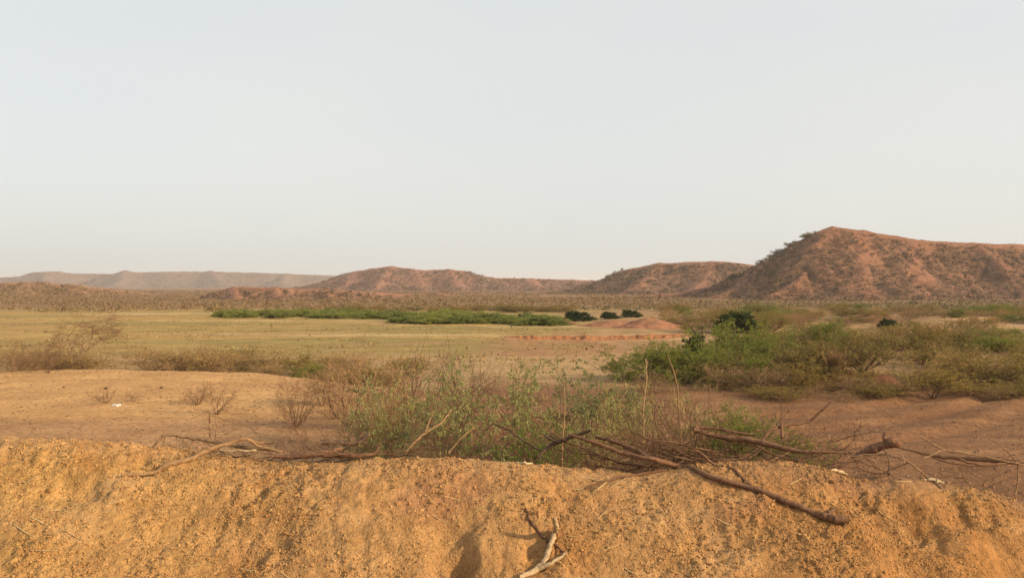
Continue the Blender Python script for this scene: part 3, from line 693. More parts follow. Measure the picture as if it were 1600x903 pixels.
# the leafy shrubs behind the middle of the bank
for (key, px, Y, top, w, lab) in [
    ('leafy0', 640, 12.6, 583, 165, 'leafy shrub with yellow green sprays at the left of the central clump'),
    ('leafy1', 742, 11.8, 584, 210, 'leafy shrub with many dark stems in the middle of the central clump'),
    ('leafy2', 838, 13.0, 575, 180, 'drooping leafy shrub at the right of the central clump'),
    ('leafy3', 930, 14.6, 562, 165, 'pale leafy shrub at the far right of the central clump'),
    ('bright', 835, 11.4, 640, 130, 'low bright green shrub at the foot of the central clump'),
    ('leafy2', 945, 12.2, 622, 140, 'low leafy shrub beside the brush pile, right of the central clump'),
    ('leafy1', 700, 14.2, 570, 180, 'pale leafy shrub behind the middle of the central clump'),
    ('leafy3', 602, 13.6, 600, 115, 'thin leafy shrub at the left rim of the central clump'),
    ('grey', 566, 13.6, 634, 66, 'grey green shrub standing left of the central clump'),
    ('grey', 642, 11.2, 668, 66, 'small grey green plant low in front of the central clump'),
    ('green1', 1150, 14.0, 638, 100, 'low bright green shrub behind the right brush pile'),
    ('leafy0', 1112, 14.4, 618, 100, 'sparse yellow green shrub behind the right brush pile'),
    ('leafy1', 1000, 13.6, 590, 100, 'sparse leafy shrub between the central clump and the right brush pile'),
    ('green0', 1238, 13.0, 676, 90, 'very low green plant behind the thick fallen branch')]:
    plant_px(protos[key], px, Y, top, w * 1.2, lab, 'shrub', 'leafy shrubs behind the bank')
for (key, px, Y, top, w, lab) in [
    ('bare0', 545, 18, 533, 120, 'bare brown shrub at the left behind the central leafy clump'),
    ('bare1', 640, 17, 527, 150, 'tall bare brown shrub behind the left of the central leafy clump'),
    ('bare2', 720, 17.5, 538, 130, 'bare brown shrub behind the middle of the central leafy clump'),
    ('dry0', 590, 15.5, 548, 130, 'dry brown shrub just behind the left of the central leafy clump'),
    ('bare0', 800, 18.5, 551, 110, 'bare brown shrub behind the right of the central leafy clump'),
    ('dry1', 505, 21, 566, 90, 'dry olive brown shrub on the rim left of the central leafy clump'),
    ('bare0', 1050, 8.0, 612, 120, 'tall thin bare shrub rising behind the right brush pile'),
    ('bare2', 985, 7.0, 662, 120, 'bare reddish shrub behind the left of the right brush pile')]:
    plant_px(protos[key], px, Y, top, w, lab, 'shrub', 'bare shrubs behind the bank')

# dry shrubs below the terrace rim at left
items = []
for i in range(60):
    px = R.uniform(-60, 640); x0 = (px - 800) / F * 32
    Y = float(edge_y(np.array([x0]))[0]) + R.uniform(1.6, 9)
    k = R.choice(['wisp0', 'wisp1', 'dry2', 'tan0', 'wisp0', 'wisp1'])
    if 300 < px: k = R.choice(['wisp0', 'wisp1', 'olive0', 'tan1', 'tan0'])
    x = (px - 800) / F * Y
    h = R.uniform(0.5, 1.1); e = plant(protos[k], x, Y, h, R.uniform(1.6, 3.2), None, 'shrub', 'dry shrubs below the terrace rim', name='dry_shrub')
    items.append((e, look_of(k, h, 0).replace('bush', 'shrub'), px, Y))
label_by_landmark(items, [('the acacia tree', 122, 33.5), ('the bare rim shrub', 75, 29.2), ('the tallest rim row shrub', 330, 33),
                          ('the small green rim bush', 486, 31), ('the leftmost rim shrub', 20, 29.5), ('the leafy shrub clump', 600, 30)])
plant_px(protos['bare1'], 75, 29.2, 528, 70, 'bare shrub on the terrace rim in front of the acacia tree')
plant_px(protos['dry1'], 20, 29.5, 545, 70, 'dry brown shrub on the terrace rim at the left photo edge')
plant_px(protos['dry2'], 330, 33, 533, 70, 'tallest dry shrub in the row below the terrace rim')
plant_px(protos['green0'], 486, 31, 566, 50, 'small green bush at the right end of the dry row')

# green strip beyond the field
for i in range(128):
    if i < 76: px = R.uniform(345, 730); Y = R.uniform(90, 104) - 8 * max(0, px - 560) / 170
    else: px = R.uniform(628, 860); Y = R.uniform(76, 90) - 5 * (px - 628) / 244 + 2
    x = (px - 800) / F * Y
    lab = 'low green bush in the farther left half of the green strip' if i < 76 else 'low green bush in the nearer right half of the green strip'
    plant(protos['strip%d' % R.randrange(2)], x, Y, R.uniform(0.5, 0.95), R.uniform(1.8, 3.8), lab, 'bush', 'green bushes of the strip')
lab = 'yellowish olive bush behind the green strip'
for i in range(36):
    px = R.uniform(300, 900); Y = R.uniform(106, 122); x = (px - 800) / F * Y
    plant(protos['olive%d' % R.randrange(3)], x, Y, R.uniform(0.6, 1.2), R.uniform(2, 4), lab, 'bush', 'olive bushes behind the green strip')
for (px, Y, top, w, lab) in [(902, 84, 486, 46, 'dark flat bush right of the green strip beside the small mound'),
                             (952, 88, 487, 30, 'small dark bush between the green strip and the red mound'),
                             (985, 92, 484, 30, 'dark bush on top of the broad brownish mound'),
                             (1155, 62, 488, 82, 'wide dark green bush behind the bright green bush at right'),
                             (1086, 36, 522, 36, 'small very dark bush at the left of the bright green bush'),
                             (1448, 40, 516, 46, 'round dark green bush in the middle of the right scrub'),
                             (1388, 66, 498, 34, 'small dark bush on the low sandy mound at right')]:
    plant_px(protos['dark'], px, Y, top, w, lab, 'bush', 'dark bushes')

# scrub at right: the ones that stand out
for (key, px, Y, top, w, lab) in [
    ('green0', 1020, 27.5, 535, 135, 'flat topped green bush at the left end of the right scrub'),
    ('green1', 1075, 26.5, 540, 110, 'green bush overlapping the flat topped green bush'),
    ('green0', 1150, 31, 500, 130, 'tallest bright green bush in the right scrub'),
    ('green1', 1195, 29, 522, 130, 'green bush with olive base right of the tallest green bush'),
    ('green1', 1302, 36, 497, 72, 'rounded green bush above the pale stalky bush'),
    ('stalk', 1300, 25.6, 543, 56, 'pale stalky bush with upright twigs in the right scrub'),
    ('vase', 1458, 22.6, 556, 96, 'vase shaped olive bush with bare stems by the dirt track'),
    ('green0', 1565, 36, 524, 90, 'green bush at the right photo edge behind the red cut'),
    ('dry0', 1130, 24.4, 563, 100, 'tangled greyish dry bush at the foot of the green bushes'),
    ('dry1', 1185, 24.0, 568, 110, 'tangled brown dry bush right of the greyish tangle'),
    ('dry2', 1025, 23.5, 574, 90, 'dry bush below the flat topped green bush'),
    ('olive2', 1240, 24.2, 560, 90, 'olive bush left of the pale stalky bush by the track'),
    ('olive0', 1340, 24.0, 574, 70, 'low olive bush left of the dark red hole'),
    ('dry1', 1335, 23.4, 586, 80, 'low dry bush in front of the dark red hole')]:
    plant_px(protos[key], px, Y, top, w, lab, 'bush', 'scrub bushes at right')
items = []
n = 0
while n < 80:
    px = R.uniform(1110, 1680); Y = math.exp(R.uniform(math.log(25), math.log(60))); x = (px - 800) / F * Y
    if 1290 < px and 27 < Y < 34.5 and R.random() < 0.8: continue
    if px < 1180 and Y > 33: continue
    k = R.choice(['olive0', 'olive1', 'olive2', 'olive0', 'tan0', 'dry2', 'green1', 'olive1'])
    h = R.uniform(0.6, 1.5) if Y < 45 else R.uniform(0.6, 1.3)
    e = plant(protos[k], x, Y, h, R.uniform(1.5, 3.2), None, 'bush', 'olive scrub at right', name='olive_bush'); n += 1
    items.append((e, look_of(k, h, 0), px, Y))
label_by_landmark(items, [('the tallest green bush', 1150, 31), ('the wide dark green bush', 1155, 62), ('the pale stalky bush', 1300, 25.6), ('the rounded green bush', 1302, 36),
                          ('the vase shaped bush', 1458, 22.6), ('the round dark bush', 1448, 40), ('the red cut', 1530, 34.5), ('the dark red hole', 1385, 25.5),
                          ('the pale sandy mound', 1480, 58), ('the small dark bush on the mound', 1388, 66), ('the green bush at the right edge', 1565, 36), ('the greyish tangled bush', 1130, 24.4)])
lab = 'small olive bush in the farther scrub below the largest hill'
for i in range(110):
    px = R.uniform(1040, 1700); Y = math.exp(R.uniform(math.log(62), math.log(125))); x = (px - 800) / F * Y
    k = R.choice(['olive0', 'olive1', 'olive2', 'tan1', 'dry0', 'green0'])
    plant(protos[k], x, Y, R.uniform(0.6, 1.5), R.uniform(1.8, 4.0), lab, 'bush', 'farther olive scrub at right', name='olive_bush')
items = []
for i in range(22):
    px = R.uniform(1160, 1640); Y = R.uniform(21.8, 24.5); x = (px - 800) / F * Y
    k = R.choice(['olive1', 'tan0', 'dry2']); e = plant(protos[k], x, Y, R.uniform(0.2, 0.45), R.uniform(0.7, 1.4), None, 'tuft', 'low tufts along the track', name='olive_tuft')
    items.append((e, look_of(k, .5, 0).replace('low ', '').replace('bush', 'tuft'), px, Y))
label_by_landmark(items, [('the greyish tangled bush', 1130, 24.4), ('the pale stalky bush', 1300, 25.6), ('the vase shaped bush', 1458, 22.6), ('the dark red hole', 1385, 25.5), ('the olive bush by the track', 1240, 24.2)])

# shrubs on the skyline of the largest hill
lab = 'small dark shrub on the left skyline of the largest hill'
for i in range(26):
    px = R.uniform(1135, 1275); Yh = 256 - (px - 1150) / 150 * 5 + R.uniform(-2.5, 2.5); x = (px - 800) / F * Yh
    z = float(big(np.array([x]), np.array([Yh]))[0][0])
    plant(protos['olive%d' % (i % 3)], x, Yh, R.uniform(0.7, 1.7), R.uniform(1.5, 3.4), lab, 'shrub', 'skyline shrubs of the largest hill', z=z, name='skyline_shrub')

# ------------------------------------------------------------------ dead wood on the bank
def smooth_path(pts, rad, n=6, wob=0.0, seed=0):
    rng = random.Random(seed); out = []; rr = []
    for i in range(len(pts) - 1):
        p0 = pts[max(i - 1, 0)]; p1 = pts[i]; p2 = pts[i + 1]; p3 = pts[min(i + 2, len(pts) - 1)]
        for k in range(n):
            t = k / n
            q = 0.5 * ((2 * p1) + (p2 - p0) * t + (2 * p0 - 5 * p1 + 4 * p2 - p3) * t * t + (3 * p1 - p0 - 3 * p2 + p3) * t ** 3)
            out.append(q + Vector((rng.gauss(0, wob), rng.gauss(0, wob), rng.gauss(0, wob)))); rr.append((rad[i] * (1 - t) + rad[i + 1] * t) * rng.uniform(0.9, 1.1))
    out.append(pts[-1].copy()); rr.append(rad[-1]); return out, rr
def on_bank(px, py, lift): 
    v = bank_hit(px, py); v.z += lift; return v
def rest(a, b):
    """keep a stick from sinking into the bank"""
    z = bank_surface(np.array([q.x for q in a]), np.array([q.y for q in a]))
    for q, r, s in zip(a, b, z):
        if q.y < 4.1: q.z = max(q.z, s + 0.45 * r)
    return a, b
def stick(name, label, cat, path, m, twigs=(), group=None, seed=0):
    """path: (px, py, radius in px, lift m or ('Y', depth))"""
    def conv(path):
        pts = []; rad = []
        for q in path:
            px, py, r = q[:3]; Yd = q[3] if len(q) > 3 else None
            if Yd is None: v = bank_hit(px, py); rm = r / F * v.y; v = v + Vector((0, -0.35, 0.9)) * rm * 0.8
            else: v = Vector(P(px, py, Yd)); rm = r / F * Yd
            pts.append(v); rad.append(rm)
        return pts, rad
    pts, rad = conv(path); a, b = rest(*smooth_path(pts, rad, 6, 0.0 if name == 'straw' else 0.0016, seed))
    o0 = a[0].copy(); a = [q - o0 for q in a]
    o = obj(name, tubes_mesh(name, [(a, b)], m, 1.0, 0.0035), None, o0, label, cat, group)
    for i, t in enumerate(twigs):
        pts, rad = conv(t); a, b = rest(*smooth_path(pts, rad, 5, 0.0015, seed + i + 1))
        obj('twig', tubes_mesh('twig', [([q - o0 for q in a], b)], m, 1.0, 0.0035), o)
    return o
stick('fallen_branch', 'long dark brown branch slanting down the right side of the bank', 'branch',
      [(888, 679, 2, 3.55), (925, 690, 3, 3.5), (975, 708, 3.5, 3.46), (1020, 718, 4, 3.40), (1060, 731, 4.4, None), (1110, 748, 4.4, None), (1160, 762, 4.6, None), (1215, 782, 5, None), (1265, 803, 5.2, None), (1290, 812, 6.5, None), (1306, 817, 7.2, None), (1324, 816, 5.5, None)],
      M_BRANCH, [[(1020, 718, 4, 3.42), (985, 700, 3.5, 3.5), (955, 688, 3, 3.55), (930, 682, 2, 3.6)],
                 [(1175, 762, 2.4, None), (1130, 735, 2.2, 3.4), (1095, 708, 1.8, 3.45), (1082, 700, 1.2, 3.45)],
                 [(1295, 806, 4, None), (1303, 798, 3, None)]], seed=1)
stick('fallen_branch', 'curved brown branch lying on the left crest of the bank', 'branch',
      [(188, 745, 2.5, None), (240, 741, 3.6, None), (290, 722, 4, None), (325, 704, 4, 3.38), (360, 692, 3.4, 3.42), (384, 686, 2.8, 3.44), (404, 697, 2.2, 3.46), (440, 706, 2, 3.46)],
      M_TANWOOD, [[(384, 686, 2.5, 3.44), (410, 692, 2, 3.5), (430, 690, 1.5, 3.5)]], seed=2)
stick('fallen_branch', 'thin banded twig arching over the left branch pile', 'branch',
      [(236, 704, 1.5, 3.46), (246, 690, 2, 3.46), (258, 680, 2.4, 3.48), (290, 683, 2.6, 3.5), (325, 688, 3, 3.5), (370, 697, 3.2, 3.5), (430, 703, 2.6, 3.5)],
      M_TWIG, [[(258, 680, 1.4, 3.48), (256, 692, 1.2, 3.47), (250, 702, 1, 3.46)]], seed=3)
stick('fallen_branch', 'bleached straight stick in the left branch pile', 'branch',
      [(330, 703, 1.6, 3.42), (365, 704, 2, 3.42), (400, 704, 2, 3.42)], M_PALEWOOD, seed=4)
stick('fallen_branch', 'thin upright pale twig with side twig in the left branch pile', 'branch',
      [(328, 690, 1.6, 3.5), (327, 668, 1.4, 3.5), (327, 646, 1.2, 3.5)], M_TANWOOD,
      [[(327, 648, 1, 3.5), (350, 656, 1, 3.52), (375, 664, .8, 3.55)], [(335, 690, 1.2, 3.5), (338, 672, 1, 3.5), (337, 655, .8, 3.5)], [(345, 676, 1, 3.5), (380, 665, 1, 3.55), (402, 650, .8, 3.6)]], seed=5)
stick('broken_log', 'short dark log lying on the crest right of the left pile', 'log',
      [(499, 691, 4.5, 3.52), (525, 691, 4.8, 3.52), (550, 693, 4.2, 3.54), (566, 688, 4, 3.56), (575, 679, 2.6, 3.58)], M_BARK,
      [[(560, 692, 3, 3.54), (572, 684, 2.5, 3.55), (577, 676, 1.8, 3.56)]], seed=6)
stick('broken_log', 'flat reddish brown split log in the left pile', 'log',
      [(425, 714, 2.5, 3.44), (470, 712, 5, 3.43), (510, 708, 5, 3.43), (535, 701, 3, 3.46)], M_DEBRIS, seed=7)
stick('broken_log', 'reddish brown curved log at the right of the left pile', 'log',
      [(500, 713, 3, 3.42), (530, 710, 4.5, 3.42), (560, 712, 4, 3.42), (585, 708, 3, 3.44), (592, 698, 2.2, 3.46)], M_DEBRIS, seed=8)
stick('forked_stick', 'bleached forked stick at the bottom middle of the bank', 'stick',
      [(812, 906, 4, None), (838, 893, 5, None), (852, 878, 4.6, None), (860, 855, 4.2, None), (867, 835, 4.2, None), (869, 822, 4, 2.98), (866, 808, 3.4, 2.96)], M_PALEWOOD,
      [[(838, 893, 4, None), (858, 884, 3.4, None), (874, 874, 2.8, None), (886, 864, 2, None)]], seed=9)
stick('thin_stick_or_shadow', 'dark strip standing in for the shadow of the bleached forked stick', 'stick',
      [(822, 795, 2, None), (830, 818, 2.4, None), (848, 840, 2.4, None), (868, 854, 2.2, None), (884, 866, 1.6, None)], M_BRANCH, seed=10)  # cast shadow of the forked stick, modelled as a dark tube
stick('fallen_branch', 'thick weathered branch lying across the right brush pile', 'branch',
      [(1085, 672, 3.5, 3.75), (1130, 683, 5, 3.72), (1170, 688, 5.2, 3.68), (1210, 697, 5, 3.62), (1250, 706, 3.4, 3.56), (1285, 706, 2.5, 3.52), (1330, 708, 1.8, 3.5)], M_BRANCH,
      [[(1190, 690, 2.2, 3.66), (1205, 672, 2.6, 3.7), (1230, 664, 2.6, 3.75), (1262, 659, 2.2, 3.8), (1280, 645, 1.8, 3.8), (1300, 628, 1.1, 3.8)],
       [(1222, 664, 2.4, 3.72), (1222, 684, 2, 3.68)], [(1085, 672, 3, 3.75), (1100, 668, 2.5, 3.8), (1180, 680, 2, 3.75)]], seed=11)
stick('broken_log', 'blunt tan log end sticking up from the right crest', 'log',
      [(1330, 714, 2, 3.5), (1352, 706, 5, 3.48), (1366, 701, 8, 3.47), (1380, 695, 7, 3.46), (1394, 692, 9, 3.45), (1405, 692, 6, 3.44)], M_DEBRIS,
      [[(1384, 690, 3, 3.46), (1381, 682, 2.5, 3.46), (1384, 675, 1.5, 3.46)]], seed=12)
stick('fallen_branch', 'long dark branch running along the right crest to the photo edge', 'branch',
      [(1400, 698, 1.2, 3.48), (1450, 710, 2.2, 3.5), (1500, 717, 3, 3.48), (1550, 720, 3.6, 3.46), (1610, 724, 4, 3.46)], M_BRANCH,
      [[(1500, 718, 2, 3.46), (1540, 727, 2.4, 3.44), (1600, 720, 1.5, 3.46)], [(1450, 711, 1.4, 3.5), (1480, 722, 1.4, 3.46), (1530, 729, 1, 3.44)]], seed=13)
stick('fallen_branch', 'thin forked pale twig in front of the right log end', 'branch',
      [(1325, 714, 1.4, 3.44), (1380, 710, 1.5, 3.42), (1420, 722, 1.5, 3.40), (1455, 742, 1.4, None), (1475, 770, 1, None)], M_TWIG,
      [[(1382, 700, 1, 3.42), (1390, 725, 1.4, 3.40), (1388, 745, 1, None)], [(1420, 722, 1.2, 3.4), (1375, 735, 1, None)], [(1445, 715, 1.2, 3.42), (1480, 704, 1, 3.46), (1515, 708, .8, 3.5)]], seed=14)
stick('fallen_branch', 'thin pale twig fanning out at the right photo edge', 'branch',
      [(1435, 680, 1, 3.55), (1475, 702, 1.4, 3.5), (1530, 712, 1.4, 3.46), (1590, 725, 1.6, 3.44), (1610, 728, 1.4, 3.44)], M_TANWOOD,
      [[(1592, 725, 1.2, 3.44), (1568, 700, 1, 3.48), (1545, 684, .8, 3.5)], [(1592, 726, 1.2, 3.44), (1588, 748, 1, None), (1582, 760, .8, None)], [(1560, 735, 1.2, 3.4), (1520, 740, 1.2, None), (1500, 728, .8, 3.42)]], seed=15)
stick('wood_chip', 'pale split wood chip on the right crest below the thick branch', 'wood chip', [(1300, 727, 2), (1312, 726, 3.2), (1325, 723, 1)], M_PALEWOOD, seed=16)
stick('wood_chip', 'pale split wood chip on the crest near the right photo edge', 'wood chip', [(1445, 733, 1.5, None), (1462, 731, 3.5, None), (1474, 729, 2, None)], M_PALEWOOD, seed=17)
stick('wood_chip', 'pale flat wood chip on the crest below the leafy shrubs', 'wood chip', [(806, 722, 1.5), (820, 722, 2.2), (832, 724, 1)], M_PALEWOOD, seed=18)
stick('thin_stick_or_shadow', 'thin reddish stick lying on the bank left of the long branch', 'stick', [(915, 765, 1.5, None), (960, 750, 2, None), (1005, 742, 2, None), (1042, 728, 1.6, None)], M_BRANCH, seed=19)
stick('fallen_branch', 'bare dark branch arching over the crest right of the leafy shrubs', 'branch',
      [(840, 716, 2, 3.8), (855, 700, 3, 3.85), (880, 688, 3.4, 3.85), (900, 680, 3, 3.8), (925, 672, 2, 3.75)], M_BARK,
      [[(848, 706, 2, 3.85), (820, 690, 1.8, 3.9), (795, 672, 1.6, 3.95), (770, 662, 1.2, 4.0)], [(868, 692, 2, 3.85), (850, 680, 1.5, 3.9)]], seed=20)
stick('fallen_branch', 'pale forked dead twig leaning in front of the central leafy shrubs', 'branch',
      [(632, 708, 1.6, 4.2), (660, 680, 1.8, 4.25), (690, 660, 1.6, 4.3), (705, 640, 1.2, 4.35)], M_TANWOOD,
      [[(664, 676, 1.4, 4.25), (672, 655, 1.2, 4.3), (682, 635, 1, 4.3)], [(700, 708, 1.4, 4.2), (725, 680, 1.2, 4.25), (742, 668, 1, 4.3)]], seed=21)

# heaps of cut brush: each cut branch is a thing
CUT = V_(BARE, stems=1, tilt=(0, 3), L=(1, 1), r=.012, lev=4, kids=(7, 4, 3), segs=(7, 5, 4, 3), ang=(20, 50), len=(.35, .6), rmin=.0022, up=(0, 0, 0, 0), jit=(.10, .14, .18, .2))
cut = []
for k in range(4):
    rng = random.Random(300 + k); pl = Plant(); grow(pl, rng, Vector((0, 0, 0.05)), Vector((0, 0, 1)), 1.0, 0.012, 0, CUT)
    cmat = (M_TWIG_DARK, M_BRANCH, M_TWIG, M_TWIG_DARK)[k]; main = tubes_mesh('cut_branch', pl.tubes[:1], cmat, 1, .004); tw = tubes_mesh('twigs', pl.tubes[1:], cmat, 1, .004); cut.append((main, tw))
def lay(px, py, Y, L, az, el, k, label, group, flat=0.45, m=None):
    o = obj('cut_branch', cut[k][0], None, P(px, py, Y), label, 'branch', group)
    d = Vector((math.cos(az) * math.cos(el), math.sin(az) * math.cos(el), math.sin(el)))
    q = d.to_track_quat('Z', 'Y'); o.rotation_euler = q.to_euler(); o.scale = (L, L, L)
    obj('twigs', cut[k][1], o); return o
RB = random.Random(77)
for i in range(44):
    px = RB.uniform(935, 1190); Y = RB.uniform(3.62, 4.3); x = (px - 800) / F * Y
    z = max(gz(x, Y), bz(x, Y) if Y < 4.1 else -9) + RB.uniform(0.01, 0.13) * (1 - abs(px - 1060) / 200)
    py = HOR + (EYE - z) / Y * F
    lay(px, py, Y, RB.uniform(0.28, 0.52), RB.choice([0, math.pi]) + RB.uniform(-.5, .5), RB.uniform(-0.12, 0.22), i % 4, 'dead twiggy branch in the right brush pile', 'cut branches of the right brush pile')
for i in range(18):
    px = RB.uniform(370, 620); Y = RB.uniform(3.44, 3.65); x = (px - 800) / F * Y; z = bz(x, Y) + RB.uniform(0.005, 0.04)
    lay(px, HOR + (EYE - z) / Y * F, Y, RB.uniform(0.18, 0.34), RB.choice([0, math.pi]) + RB.uniform(-.5, .5), RB.uniform(-0.05, 0.15), i % 4, 'dead twiggy branch in the left branch pile', 'cut branches of the left pile')
for i in range(7):
    px = RB.uniform(1230, 1560); Y = RB.uniform(3.5, 3.8); x = (px - 800) / F * Y; z = bz(x, Y) + RB.uniform(0.005, 0.03)
    lay(px, HOR + (EYE - z) / Y * F, Y, RB.uniform(0.2, 0.4), RB.choice([0, math.pi]) + RB.uniform(-.4, .4), RB.uniform(-0.02, 0.12), i % 4, 'dead twiggy branch strewn along the right crest', 'cut branches along the right crest')
for i, (px, py, top, dx, lab) in enumerate([(1005, 632, 560, 4, 'tall thin pale twig standing left above the right brush pile'), (1065, 640, 555, -22, 'tall thin pale twig leaning left above the right brush pile'), (878, 690, 600, 3, 'thin upright pale twig right of the central leafy shrubs')]):
    stick('thin_stick_or_shadow', lab, 'stick', [(px, py + 60, 1.4, 4.6), (px + dx * .2, py, 1.4, 4.65), (px + dx * .5 + 3, (py + top) / 2, 1.2, 4.7), (px + dx, top, .8, 4.75)], M_TANWOOD, seed=60 + i)

# straws on the bank face
RS = random.Random(9)
for i in range(34):
    px = RS.uniform(10, 1590); py = RS.uniform(745, 895); L = RS.uniform(14, 46); a = RS.uniform(-0.9, 0.9)
    stick('straw', 'short pale dry straw lying on the face of the bank', 'straw', [(px, py, .8), (px + L / 2 * math.cos(a), py - L / 2 * math.sin(a) * .7, .9), (px + L * math.cos(a), py - L * math.sin(a) * .7, .6)], M_STRAW, group='straws on the bank', seed=100 + i)

# ------------------------------------------------------------------ clods and crumbs
def rock_mesh(name, seed, m, sub=1):
    import bmesh
    bm = bmesh.new(); bmesh.ops.create_icosphere(bm, subdivisions=sub, radius=1.0); rng = random.Random(seed)
    v = np.array([tuple(q.co) for q in bm.verts]); f = np.array([[q.index for q in fc.verts] for fc in bm.faces]); bm.free()
    for i in range(5):
        d = Vector((rng.gauss(0, 1), rng.gauss(0, 1), rng.gauss(0, 1))).normalized(); t = v @ np.array(d); cutp = rng.uniform(0.45, 0.8)
        v = v - np.maximum(0, t - cutp)[:, None] * np.array(d)[None, :]
    v = v * np.array((1, rng.uniform(.7, 1), rng.uniform(.55, .85))) * (1 + 0.08 * np.random.default_rng(seed).normal(size=(len(v), 1)))
    return v, f
clod_m = soil_material('clod_soil', 60.0, 6.0, 0.006, 0.75, 1.25)
def clod_meshes():
    out = []
    for k, c in enumerate([(0.40, 0.235, 0.097), (0.37, 0.20, 0.075), (0.42, 0.265, 0.12), (0.35, 0.19, 0.075), (0.39, 0.225, 0.085), (0.33, 0.18, 0.08)]):
        v, f = rock_mesh('clod', 40 + k, clod_m, 2 if k < 0 else 1)
        out.append(mesh_np('clod', v, f, clod_m, False, np.tile(np.array(c), (len(v), 1))))
    return out
CM = clod_meshes(); RC = np.random.default_rng(12)
def bank_points(rng, n):
    y = rng.uniform(2.72, 3.48, n); x = rng.uniform(-1, 1, n) * (y / F * 830 + 0.25); k = fbm(x * 2.5, y * 2.5, 3, 69) + rng.uniform(-.25, .35, n) > 0.02
    return x[k], y[k]
x, y = bank_points(RC, 900); x, y = x[:280], y[:280]; z = bank_surface(x, y)
for i in range(len(x)):
    s = RC.choice([0.005, 0.007, 0.009, 0.014], p=[.4, .35, .2, .05]) * RC.uniform(.8, 1.2)
    o = obj('clod', CM[i % 6], BANK, (x[i], y[i], z[i] + s * 0.25)); o.scale = (s, s, s); o.rotation_euler = tuple(RC.uniform(0, 6.28, 3))
def crumbs():
    rng = np.random.default_rng(13); x, y = bank_points(rng, 30000); z = bank_surface(x, y); n = len(x)
    v, f = rock_mesh('c', 77, None, 1); oct_v = np.array([(1, 0, 0), (-1, 0, 0), (0, 1, 0), (0, -1, 0), (0, 0, 1), (0, 0, -1)], float)
    oct_f = np.array([(0, 2, 4), (2, 1, 4), (1, 3, 4), (3, 0, 4), (2, 0, 5), (1, 2, 5), (3, 1, 5), (0, 3, 5)])
    s = rng.uniform(0.002, 0.0048, (n, 1, 1)) * rng.choice([1, 1, 1, 1.7], (n, 1, 1)); J = oct_v[None] * s * rng.uniform(.6, 1.3, (n, 6, 1))
    a = rng.uniform(0, 6.28, n); ca, sa = np.cos(a)[:, None], np.sin(a)[:, None]
    J = np.stack([J[..., 0] * ca - J[..., 1] * sa, J[..., 0] * sa + J[..., 1] * ca, J[..., 2] + 0.3 * J[..., 0]], 2)
    V = (J + np.stack([x, y, z + 0.001], 1)[:, None, :]).reshape(-1, 3)
    Fc = (oct_f[None] + (np.arange(n) * 6)[:, None, None]).reshape(-1, 3)
    base = np.array([(0.39, 0.23, 0.095), (0.375, 0.205, 0.078), (0.41, 0.255, 0.11), (0.35, 0.19, 0.078)])[rng.integers(0, 4, n)] * rng.uniform(.85, 1.15, (n, 1))
    o = obj('crumbs', mesh_np('crumbs', V, Fc, clod_m, False, np.repeat(base, 6, 0)), BANK); o['kind'] = 'stuff'
crumbs()

def pebbles():
    rng = np.random.default_rng(14); n = 9000
    y = np.exp(rng.uniform(math.log(12), math.log(34), n)); x = rng.uniform(-1, 1, n) * y * 0.68; z = ground_z(x, y); s = rng.uniform(.010, .032, (n, 1, 1)) * rng.choice([1, 1, 1.6], (n, 1, 1))
    ov = np.array([(1, 0, 0), (-1, 0, 0), (0, 1, 0), (0, -1, 0), (0, 0, .7), (0, 0, -.7)], float); of = np.array([(0, 2, 4), (2, 1, 4), (1, 3, 4), (3, 0, 4)])
    V = (ov[None] * s * rng.uniform(.6, 1.3, (n, 6, 1)) + np.stack([x, y, z], 1)[:, None, :]).reshape(-1, 3)
    F_ = (of[None] + (np.arange(n) * 6)[:, None, None]).reshape(-1, 3)
    c = np.array([(0.15, 0.085, 0.05), (0.22, 0.12, 0.065), (0.28, 0.165, 0.09)])[rng.integers(0, 3, n)]
    obj('pebbles', mesh_np('pebbles', V, F_, clod_m, False, np.repeat(c, 6, 0)), label='small stones and clods strewn over the near plain', cat='pebbles', kind='stuff')
pebbles()

# dry grass round the scrub and along the track
def dry_grass():
    rng = np.random.default_rng(15); n = 2600
    y = np.concatenate([np.exp(rng.uniform(math.log(24), math.log(50), n)), rng.uniform(9, 22, 700)])
    px = np.concatenate([rng.uniform(980, 1640, n), rng.uniform(560, 1150, 700)]); x = (px - 800) / F * y
    w = fbm(x * .4, y * .4, 3, 16); k = w > 0.0; x, y = x[k], y[k]; n = len(x); nb = 14
    z = ground_z(x, y); h = rng.uniform(.08, .28, (n, nb)); a = rng.uniform(0, 6.28, (n, nb)); le = rng.uniform(.1, .7, (n, nb))
    b = np.stack([x, y, z], 1)[:, None, :] + np.concatenate([rng.normal(0, .07, (n, nb, 2)), np.zeros((n, nb, 1))], 2)
    tip = b + np.stack([np.cos(a) * h * le, np.sin(a) * h * le, h], 2); w_ = np.stack([-np.sin(a), np.cos(a), 0 * a], 2) * 0.008
    V = np.stack([b - w_, b + w_, tip], 2).reshape(-1, 3)
    c = np.array([(0.34, 0.25, 0.11), (0.25, 0.20, 0.08), (0.40, 0.29, 0.15)])[rng.integers(0, 3, n)]
    obj('dry_grass', mesh_np('dry_grass', V, np.arange(len(V)).reshape(-1, 3), M_SCRUB, False, np.repeat(c, nb * 3, 0)), label='dry grass between the bushes and beside the track', cat='grass', kind='stuff')
dry_grass()

